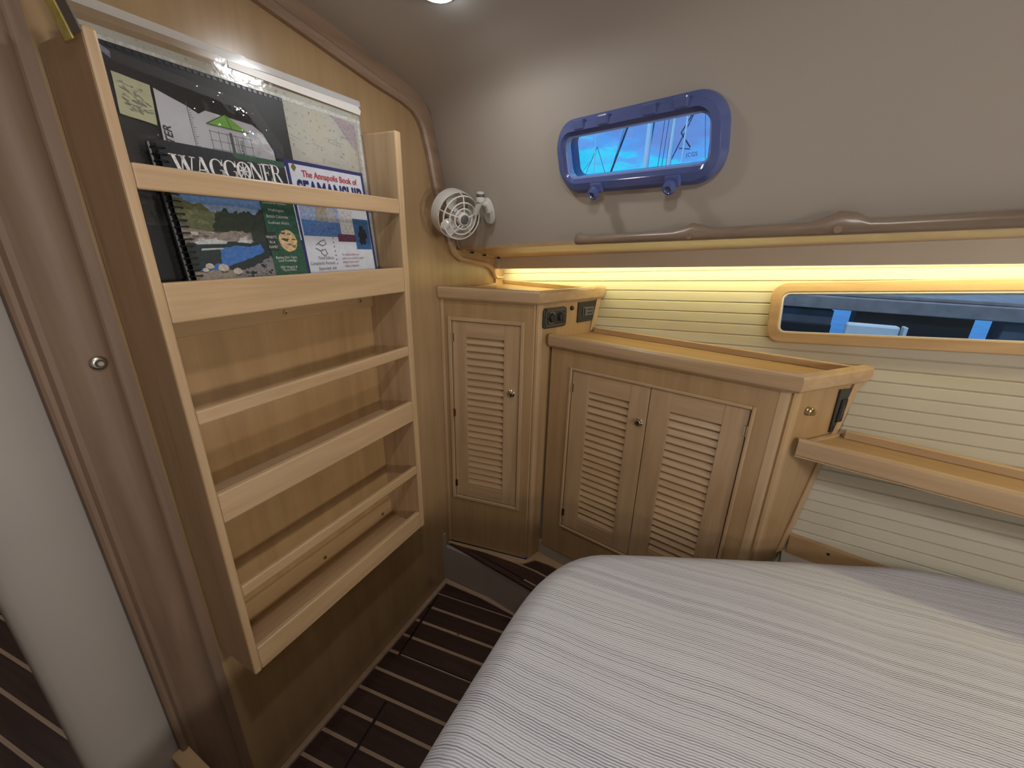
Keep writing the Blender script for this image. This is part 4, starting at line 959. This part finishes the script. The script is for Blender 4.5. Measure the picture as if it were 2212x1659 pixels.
hull_strip(dl, DF, c1, sd2, 0.585, 1.139, 0.030)
A2 = Vector((0.398, 1.3425)); E2 = c1+sd2*side_hit(c1, sd2, 1.17, 0.003); mt2 = miter(fd2, sd2)
top_trim(dl, DF, A2, c1, 1.138, 1.184, 0.022, 0.006, eb=mt2)
top_trim(dl, DF, c1, E2, 1.138, 1.184, 0.022, 0.006, 'maple_y', ea=-mt2)
mb = MB(); tp = [Vector((0.40, 1.345)), c1, E2, Vector((0.497, hullY(0.497, 1.16)-0.004))]
tall_side = lambda t: c0+sd*t
tp = [tall_side(0.075)+Vector((0.002, 0)), c1, E2, tall_side(0.318)+Vector((0.002, -0.002))]
mb.loft([[DF.inverted() @ Vector((p.x, p.y, z)) for p in tp] for z in (1.150, 1.158)], smooth=False); mb.build('top_board', 'veneer_x', dl)
fiddle(dl, DF, Vector((0.496, hullY(0.496, 1.16)-0.004)), Vector((1.325, hullY(1.325, 1.16)-0.004)), 1.158, 1.179, 0.018)
S2 = frame((c1.x, c1.y, 0), (sd2.x, sd2.y, 0), (-sd2.y, sd2.x, 0))
fx0 = -0.018
mb = MB(); mb.loft([[(x, d_, z) for x, z in ((0.197, 0.990), (0.252, 0.988), (0.268, 1.118), (0.190, 1.123))] for d_ in (0.0, -0.005)], smooth=False)
o = on_panel(dl, DF, S2, mb, 'socket_plate', 'black_pl', 0.0012); o['label'] = 'black socket plate under the top trim'
mb = MB(); mb.box((0.210, -0.0075, 1.020), (0.236, -0.005, 1.090)); q = mb.build('socket', 'black_pl2', o, bevel=0.002)
mb = MB(); mb.box((0.220, -0.0085, 1.035), (0.224, -0.0075, 1.075)); mb.box((0.228, -0.0085, 1.045), (0.232, -0.0075, 1.065)); mb.build('slots', 'grey_pl', o)
mb = MB(); mb.lathe([(0.0135, 0), (0.0135, 0.003), (0.0115, 0.004), (0.0115, 0.010), (0.009, 0.012), (0.0085, 0.017), (0.006, 0.018), (0, 0.018)], (0.076, -0.001, 1.0745), (0, -1, 0), 20); on_panel(dl, DF, S2, mb, 'push_lock', 'brass')['label'] = 'round brass push lock'

# ---- long shelf along the planking at the right
sh0 = Vector((1.176, 1.2515)); shd = Vector((1, -0.178)).normalized()
SHF = frame((sh0.x, sh0.y, 0.945), (shd.x, shd.y, 0), (-shd.y, shd.x, 0))
shf = empty('berth_shelf', SHF); tag(shf, 'long open maple shelf along the planking above the mattress', 'shelf')
top_trim(shf, SHF, sh0, sh0+shd*1.45, 0.945, 1.0, 0.004, 0.012)
mb = MB(); tp = [sh0+Vector((0.010, 0.004)), sh0+shd*1.45, Vector((2.60, hullY(2.60, 0.975)-0.004)), Vector((1.298, hullY(1.298, 0.975)-0.004))]
mb.loft([[SHF.inverted() @ Vector((p.x, p.y, z)) for p in tp] for z in (0.962, 0.976)], smooth=False); mb.build('shelf_board', 'veneer_x', shf)
fiddle(shf, SHF, Vector((1.305, hullY(1.305, 0.978)-0.004)), Vector((2.58, hullY(2.58, 0.978)-0.004)), 0.976, 0.999, 0.018)
q0 = c1+sd2*0.080; q1 = c1+sd2*0.255
MB().loft([[SHF.inverted() @ Vector((p.x+dx, p.y+dy, z)) for p, dx, dy in ((q0, 0.003, -0.003), (q1, 0.003, -0.003), (q1, 0.012, -0.008), (q0, 0.012, -0.008))] for z in (0.976, 0.984)], smooth=False).build('side_fiddle', 'maple_y', shf)

# ================================================================== STEP IN THE CORNER
sp = empty('corner_step', (0.0, 1.176, 0.0)); tag(sp, 'raised corner step with grey liner riser and dark planked tread', 'step')
def spb(name, pts, z0, z1, mat, bevel=0.0, par=None): 
    return MB().loft([[(x-0.0, y-1.176, z) for x, y in pts] for z in (z0, z1)], smooth=False).build(name, mat, par or sp, bevel=bevel)
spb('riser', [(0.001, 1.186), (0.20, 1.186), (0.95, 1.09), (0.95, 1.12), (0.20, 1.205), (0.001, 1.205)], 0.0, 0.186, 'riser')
MB().box((0.0, -0.003, 0.0), (0.006, 0.012, 0.262)).build('corner_bead', 'riser', sp)
spb('tread_base', [(0.001, 1.207), (0.20, 1.207), (0.95, 1.122), (1.25, 1.12), (1.25, 1.40), (0.001, 1.60)], 0.150, 0.1880, 'gap')
# dark tread planks
spb('tread_plank', [(0.012, 1.204), (0.42, 1.150), (0.90, 1.087), (0.90, 1.112), (0.42, 1.172), (0.10, 1.2145)], 0.188, 0.2005, 'teak', 0.003)
spb('tread_plank', [(0.10, 1.2155), (0.42, 1.179), (0.90, 1.120), (0.90, 1.175), (0.42, 1.235), (0.34, 1.2365), (0.18, 1.2275)], 0.188, 0.1995, 'teak', 0.001)
spb('tread_plank', [(0.36, 1.246), (0.45, 1.2415), (0.90, 1.185), (0.90, 1.24), (0.46, 1.295), (0.40, 1.292)], 0.188, 0.1995, 'teak', 0.001)
spb('inlay_strip', [(0.40, 1.1735), (0.90, 1.1135), (0.90, 1.119), (0.40, 1.180)], 0.188, 0.1998, 'holly')
spb('inlay_strip', [(0.30, 1.2375), (0.42, 1.236), (0.90, 1.176), (0.90, 1.184), (0.43, 1.2425), (0.33, 1.245)], 0.188, 0.1998, 'holly')
spb('pale_border', [(0.003, 1.2055), (0.10, 1.2165), (0.18, 1.2285), (0.32, 1.2390), (0.36, 1.252), (0.395, 1.294), (0.46, 1.2985), (0.90, 1.2435), (0.90, 1.264), (0.382, 1.3485), (0.37, 1.345), (0.362, 1.278), (0.003, 1.2175)], 0.188, 0.2015, 'maple_x', 0.002)
spb('toe_riser', [(0.382, 1.349), (0.90, 1.265), (0.90, 1.28), (0.382, 1.364)], 0.199, 0.262, 'riser')

# ================================================================== BERTH
def berth_outline():
    pts = [(0.620, -1.15), (0.618, -0.6), (0.618, 0.0), (0.620, 0.35), (0.622, 0.60), (0.628, 0.70), (0.645, 0.78), (0.675, 0.845), (0.72, 0.893), (0.79, 0.935), (0.975, 1.022), (1.2, 1.126), (1.40, 1.214), (1.53, 1.258), (1.66, 1.262), (1.90, 1.225), (2.55, 1.115), (2.60, 1.0), (2.60, -1.15)]
    P = [Vector(p) for p in pts]; n = len(P); o = []
    for i in range(n):
        a, b, c, d = P[i-1], P[i], P[(i+1) % n], P[(i+2) % n]
        L = (c-b).length; k = max(2, int(L/0.035))
        if L > 0.5: 
            for j in range(k): o.append(b+(c-b)*j/k)
        else:
            for j in range(k):
                t = j/k; o.append(0.5*((2*b)+(c-a)*t+(2*a-5*b+4*c-d)*t*t+(3*b-a-3*c+d)*t**3) if (c-b).length < 0.4 and (b-a).length < 0.6 and (d-c).length < 0.6 else b+(c-b)*t)
    return o
OUT = berth_outline(); cen = Vector((1.6, 0.05))
nO = len(OUT); NR = []
for i in range(nO):
    t = (OUT[(i+1) % nO]-OUT[i-1]).normalized(); NR.append(Vector((t.y, -t.x)))
if sum((NR[i]).dot(cen-OUT[i]) for i in range(nO)) < 0: NR = [-v for v in NR]
def inset(i, d): return OUT[i]+NR[i]*d
ZTOP = 0.719
def topz(p):
    e = 0.010*noise.noise(Vector((p.x*2.2, p.y*2.2, 3)))+0.0035*noise.noise(Vector((p.x*6, p.y*9, 8)))
    lift = 0.030*max(0.0, min(1.0, (p.x-1.35)/0.5))*max(0.0, min(1.0, (p.y-0.75)/0.45))
    return ZTOP+e+lift
rings = []; R = 0.060
for d_, h in ((0.0, 0.46), (-0.006, 0.54)):
    rings.append([Vector((inset(i, d_).x, inset(i, d_).y, h)) for i in range(nO)])
for k in range(9):
    a = math.radians(90*k/8); d_ = R*(1-math.cos(a))-0.006*(1-k/8)
    rings.append([Vector((inset(i, d_).x, inset(i, d_).y, topz(inset(i, d_))-R+R*math.sin(a))) for i in range(nO)])
base_r = [inset(i, R) for i in range(nO)]
for k in range(1, 28):
    t = k/28
    rr = []
    for i in range(nO):
        p = base_r[i]*(1-t)+cen*t; rr.append(Vector((p.x, p.y, topz(p))))
    rings.append(rr)
mb = MB(); mb.loft(rings, cap=False)
mb.poly(rings[-1]); mb.sm[-1] = True
mt_ob = mb.build('mattress', 'stripe', angle=80)
tag(mt_ob, 'berth mattress in a grey and white striped seersucker cover', 'mattress')
bb = [inset(i, 0.05) for i in range(0, nO, 3)]
mb = MB(); mb.prism([(p.x, p.y) for p in bb], 0.0, 0.458); tag(mb.build('berth_platform', 'veneer_z'), 'maple berth base below the striped mattress', 'bed base')

# ================================================================== GRAB RAIL
gr = empty('grab_rail', frame((0.535, cabY(0.535, 1.50), 1.50), CU, CN, (0, 0, 1)) if False else Matrix.Translation((0.535, cabY(0.535, 1.50)-0.02, 1.488)))
tag(gr, 'brown wooden grab rail with raised pads below the port', 'grab rail')
g0 = Vector((0.535, cabY(0.535, 1.50)-0.02, 1.488))
def railz(x): return 1.487+0.0525*(x-0.54)
mb = MB(); rings = []
xs = [0.541, 0.546, 0.556, 0.57]+[0.60+0.02*k for k in range(75)]
for x in xs:
    z0 = railz(x); e = 1.0
    if x < 0.545: e = 0.55
    elif x < 0.55: e = 0.85
    y = cabY(x, z0+0.01); h = 0.024; bump = 0.0
    for c_, w_, a_ in ((0.552, 0.012, 0.009), (0.842, 0.022, 0.013), (1.085, 0.024, 0.016), (1.40, 0.024, 0.016), (1.72, 0.024, 0.016), (2.0, 0.024, 0.016)): bump = max(bump, a_*math.exp(-abs((x-c_)/w_)**3))
    th = 0.026; r = []
    m_ = (z0+h/2)
    # rounded bar standing off the cabin side; pads reach back to it
    for k in range(12):
        a = 2*math.pi*k/12; cy = math.cos(a); sz = math.sin(a)
        yy = y-0.024+cy*0.0125*e; zz = m_+sz*(h/2)*e
        if sz > 0.2: zz += bump*sz
        if cy > 0.2 and bump > 0.003: yy += (0.0125*cy)*min(1, bump/0.009)
        r.append(Vector((x, yy, zz))-g0)
    rings.append(r)
mb.loft(rings); mb.build('rail', 'rail', gr)
for x in (0.842, 1.085):
    z0 = railz(x)+0.009; p = Vector((x-0.004, cabY(x, z0)-0.0365, z0))-g0
    mb = MB(); mb.lathe([(0.0062, 0.0), (0.0062, 0.0012), (0, 0.0014)], p, (-0.3, -1, 0), 14); mb.build('plug', 'arch', gr)

# ================================================================== FAN
fa = Vector((0.85, -0.37, -0.30)).normalized(); fc = Vector((0.150, 1.156, 1.5573))-fa*0.046
fr_ = Vector((0, 0, 1)); fX = fr_.cross(fa).normalized(); fY = fa.cross(fX)
FFR = frame(fc, fX, fY, fa)         # z = blowing axis
fan = empty('cabin_fan', FFR); tag(fan, 'small white round fan with ring grille in the bulkhead corner', 'fan')
Rf = 0.071
mb = MB(); mb.lathe([(Rf*0.96, -0.034), (Rf*1.03, -0.030), (Rf*1.05, -0.004), (Rf*1.02, 0.016), (Rf*0.99, 0.016), (Rf*1.015, -0.004), (Rf*0.995, -0.030), (Rf*0.94, -0.032)], (0, 0, 0), (0, 0, 1), 40)
mb.f = mb.f[:-2]; mb.mi = mb.mi[:-2]; mb.sm = mb.sm[:-2]
mb.build('housing', 'white_pl', fan)
for r, z in ((Rf*0.93, 0.038), (Rf*0.68, 0.045), (Rf*0.44, 0.049)):
    mb = MB(); mb.tube([(r*math.cos(a), r*math.sin(a), z) for a in [2*math.pi*k/40 for k in range(40)]], 0.0024, 6, closed=True); mb.build('grille_ring', 'white_pl', fan)
for k in range(5):
    a = math.radians(95+72*k); c_, s_ = math.cos(a), math.sin(a)
    mb = MB(); mb.tube([(r*c_, r*s_, z) for r, z in ((Rf*0.20, 0.051), (Rf*0.44, 0.049), (Rf*0.68, 0.045), (Rf*0.93, 0.038), (Rf*1.01, 0.014))], 0.0021, 6); mb.build('grille_spoke', 'white_pl', fan)
mb = MB(); mb.lathe([(Rf*0.28, 0.034), (Rf*0.29, 0.050), (Rf*0.24, 0.056), (Rf*0.19, 0.056)], (0, 0, 0), (0, 0, 1), 28); mb.build('hub', 'white_pl', fan)
mb = MB(); mb.lathe([(Rf*0.205, 0.056), (Rf*0.20, 0.058), (Rf*0.12, 0.0595), (0, 0.060)], (0, 0, 0), (0, 0, 1), 28); mb.build('hub_cap', 'grey_pl', fan)
mb = MB(); mb.lathe([(0.018, -0.034), (0.020, -0.01), (0.014, 0.020), (0, 0.022)], (0, 0, 0), (0, 0, 1), 22); mb.build('motor', 'white_pl', fan)
for k in range(3):
    mb = MB(); a0 = 2*math.pi*k/3
    rings = []
    for j in range(7):
        r = 0.016+0.048*j/6; w = 0.30+0.25*math.sin(math.pi*j/6)
        rings.append([(r*math.cos(a0+dw), r*math.sin(a0+dw), z) for dw, z in ((-w, -0.008), (0, 0.001), (w, 0.010), (w, 0.0115), (0, 0.0025), (-w, -0.0065))])
    mb.loft(rings); mb.build('blade', 'clear_pl', fan)
mb = MB()
for k in range(3):
    a = 2*math.pi*k/3+0.5; mb.tube([(0.016*math.cos(a), 0.016*math.sin(a), -0.030), (Rf*0.93*math.cos(a), Rf*0.93*math.sin(a), -0.029)], 0.003, 6)
mb.build('rear_struts', 'white_pl', fan)
iF = FFR.inverted()
def wl_(p): return iF @ Vector(p)
bx = Vector((0.215, cabY(0.215, 1.585)-0.003, 1.585))
pv = Vector((0.214, 1.158, 1.606))
mb = MB(); mb.tube([wl_((0.190, 1.166, 1.572)), wl_((0.202, 1.160, 1.590)), wl_(pv), wl_((0.226, 1.172, 1.600)), wl_((0.226, 1.188, 1.582))], [0.008, 0.009, 0.011, 0.011, 0.012], 10); mb.build('bracket_arm', 'clear_pl', fan)
kd = iF.to_3x3() @ Vector((0.10, -0.15, 1))
mb = MB(); mb.lathe([(0.014, 0.0), (0.014, 0.010), (0.012, 0.012), (0.012, 0.026), (0.007, 0.029), (0, 0.029)], wl_(pv), kd, 18); mb.build('pivot_knob', 'clear_pl', fan)
mb = MB(); mb.lathe([(0.0125, 0.014), (0.0128, 0.016), (0.0125, 0.022), (0.0, 0.022)], wl_(pv), kd, 18); mb.build('grip_band', 'grey_pl', fan)
mb = MB(); rings = []
for s_k, d_ in ((1.0, 0.0), (1.0, 0.010), (0.85, 0.018)):
    rings.append([wl_(bx+CU*(0.020*s_k*math.cos(a))+Vector(CV)*(0.040*s_k*math.sin(a))-CN*d_) for a in [2*math.pi*k/20 for k in range(20)]])
mb.loft(rings); mb.build('mount_base', 'clear_pl', fan)
# fan cable with clips, along the ledge
cbl = [(0.05, 1.235, 1.50), (0.035, 1.300, 1.466), (0.060, 1.352, 1.437), (0.085, 1.42, 1.424), (0.14, 1.49, 1.408), (0.20, 1.53, 1.403), (0.215, 1.60, 1.394), (0.205, 1.655, 1.382)]
cb = empty('fan_cable', Vector(cbl[0])); tag(cb, 'thin pale fan cable held by black clips under the ledge', 'cable')
def usurf(x, y):
    y0, y1 = cabY(x, b1(x))-0.004, hullY(x, b2(x))-FO; return b1(x)+(b2(x)-b1(x))*(y-y0)/(y1-y0)
path = [Vector((0.075, 1.225, 1.52)), Vector((0.045, 1.275, 1.482)), Vector((0.030, 1.305, 1.468))]
for y in (1.345, 1.387, 1.435, 1.479, 1.535, 1.592): path.append(Vector((0.030, y, usurf(0.03, y)-0.0025)))
path += [Vector((0.032, 1.603, 1.405)), Vector((0.032, 1.600, 1.382)), Vector((0.034, 1.625, 1.372))]
mb = MB(); mb.tube([p-Vector(cbl[0]) for p in path], 0.0016, 7); mb.build('cord', 'wire', cb)
for i in (4, 6, 8):
    p = path[i]-Vector(cbl[0]); mb = MB(); mb.box((p.x-0.008, p.y-0.005, p.z-0.003), (p.x+0.008, p.y+0.005, p.z+0.003)); mb.box((p.x+0.004, p.y-0.007, p.z-0.004), (p.x+0.012, p.y+0.001, p.z+0.002)); mb.build('clip', 'black_pl2', cb, bevel=0.001)

# ================================================================== SMALL FITTINGS
bt = MB().lathe([(0.0112, 0.0), (0.0116, 0.003), (0.009, 0.0055), (0.0065, 0.006), (0.005, 0.010), (0.004, 0.011), (0, 0.011)], (0, 0, 0), (1, 0, 0), 24).build('door_catch', 'steel'); bt.location = (0.0245, 0.257, 1.289); tag(bt, 'round metal door catch on the casing left of the rack', 'catch')
fl_ = MB().lathe([(0.006, 0.0), (0.0062, 0.0012), (0.003, 0.002), (0, 0.0022)], (0, 0, 0), (0, 0, 1), 16).build('floor_screw', 'chrome'); fl_.location = (0.211, 0.974, 0.0004); tag(fl_, 'shiny round screw head in a pale floor strip', 'screw')
hs = MB().lathe([(0.004, 0.0), (0.004, 0.0008), (0, 0.0012)], (0, 0, 0), (0, -1, 0.2), 12).build('strip_screw', 'black_pl2'); hs.location = (1.335, hullY(1.335, 0.629)-0.0135, 0.629); tag(hs, 'dark screw in the low maple strip beside the mattress', 'screw')

# ================================================================== OUTSIDE
water = MB().box((-40, 2.1, -0.20), (60, 120, -0.15)).build('water', plain('harbour_water', (0.05, 0.16, 0.30), 0.08, vary=0.4, scale=3.0, bump=0.6)); tag(water, 'blue harbour water seen through the hull window', 'water', kind='stuff')
M['dockwood'] = plain('weathered_dock_wood', (0.30, 0.26, 0.25), 0.8, vary=0.2, scale=20)
M['dockgrey'] = plain('grey_float', (0.10, 0.11, 0.14), 0.6, vary=0.3); M['dockpale'] = plain('pale_dock_panel', (0.85, 0.86, 0.88), 0.4)
M['dockdark'] = plain('dark_float', (0.012, 0.013, 0.017), 0.6)
dk = empty('dock', (1.5, 2.4, 0.3)); tag(dk, 'weathered grey dock outside the long hull window', 'dock')
def dkb(name, x0, x1, y0, y1, z0, z1, mat, bv=0.004):
    return MB().box((x0-1.5, y0-2.4, z0-0.3), (x1-1.5, y1-2.4, z1-0.3)).build(name, mat, dk, bevel=bv)
for k in range(14): dkb('deck_plank', -0.6, 6.0, 2.52+k*0.15, 2.66+k*0.15, 1.255, 1.288, 'dockwood')
dkb('edge_beam', -0.6, 6.0, 2.40, 2.515, 1.222, 1.280, 'dockwood')
dkb('edge_beam', -0.6, 2.02, 2.44, 2.50, 1.281, 1.298, 'dockwood')
dkb('float', 0.3, 1.40, 2.42, 2.52, 0.1, 1.215, 'dockgrey'); dkb('float', 1.485, 1.885, 2.42, 2.52, 0.1, 1.221, 'dockdark'); dkb('float', 1.975, 3.4, 2.42, 2.52, 0.1, 1.221, 'dockgrey')
dkb('rub_strip', 0.3, 1.40, 2.40, 2.42, 0.7, 1.150, 'dockdark'); dkb('pale_panel', 1.45, 1.64, 2.36, 2.405, 1.06, 1.172, 'dockpale', 0.01); dkb('pale_panel', 1.652, 1.665, 2.36, 2.405, 1.07, 1.172, 'dockpale', 0.003)
# masts of moored yachts seen through the port
M['mast'] = plain('painted_mast', (0.92, 0.92, 0.92), 0.4); M['stay'] = plain('dark_rigging', (0.03, 0.04, 0.07), 0.5)
def yacht(label, x, y, r, top, stays, spread=None):
    t = empty('yacht_mast', (x, y, -0.15)); tag(t, label, 'mast', 'masts beyond the port')
    MB().tube([(0, 0, 0), (0, 0, top*0.5), (0, 0, top)], [r, r, r*0.8], 12).build('mast', 'mast', t)
    for (ax, az, bx_, bz, w) in stays:
        MB().tube([(ax-x, 0.25, az+0.15), (bx_-x, 0.25, bz+0.15)], w, 6).build('stay', 'stay', t)
    if spread:
        for z in spread: MB().tube([(-0.45, 0, z), (0.45, 0, z)], 0.02, 6).build('spreader', 'mast', t)
    return t
yacht('thick pale mast in the middle of the port view', -1.88, 14.0, 0.085, 13.0, [(-1.83, 4.9, -1.92, 3.3, 0.022), (-1.52, 5.2, -1.58, 3.3, 0.008), (-1.40, 5.2, -1.47, 3.3, 0.008), (-1.30, 5.2, -1.35, 3.3, 0.006)])
yacht('second thick pale mast right of the port centre', -1.53, 16.0, 0.075, 14.0, [(-0.95, 5.6, -1.75, 3.6, 0.016), (-0.98, 5.6, -1.30, 5.0, 0.02), (-1.30, 5.0, -0.95, 4.55, 0.02), (-1.30, 4.55, -0.95, 4.5, 0.014), (-0.35, 5.8, -0.1, 4.2, 0.008), (-0.42, 5.8, -0.35, 3.9, 0.008)])
yacht('slim dark mast leaning at the right of the port view', -1.0, 15.0, 0.03, 12.0, [(-0.6, 5.6, -0.35, 4.0, 0.007), (-0.45, 5.4, 0.1, 4.9, 0.006)])
yacht('thin far mast at the left of the port view', -4.75, 18.0, 0.022, 13.0, [(-4.75, 5.2, -4.2, 3.9, 0.010), (-4.75, 5.2, -5.3, 3.9, 0.010), (-4.9, 4.8, -5.4, 4.2, 0.006)])
yacht('near yacht mast whose dark forestay slants across the port view', -3.2, 9.0, 0.05, 10.0, [(-0.9, 5.1, -2.1, 1.4, 0.02), (-1.05, 5.1, -1.75, 2.4, 0.004), (-2.5, 3.6, -2.2, 2.4, 0.004)])
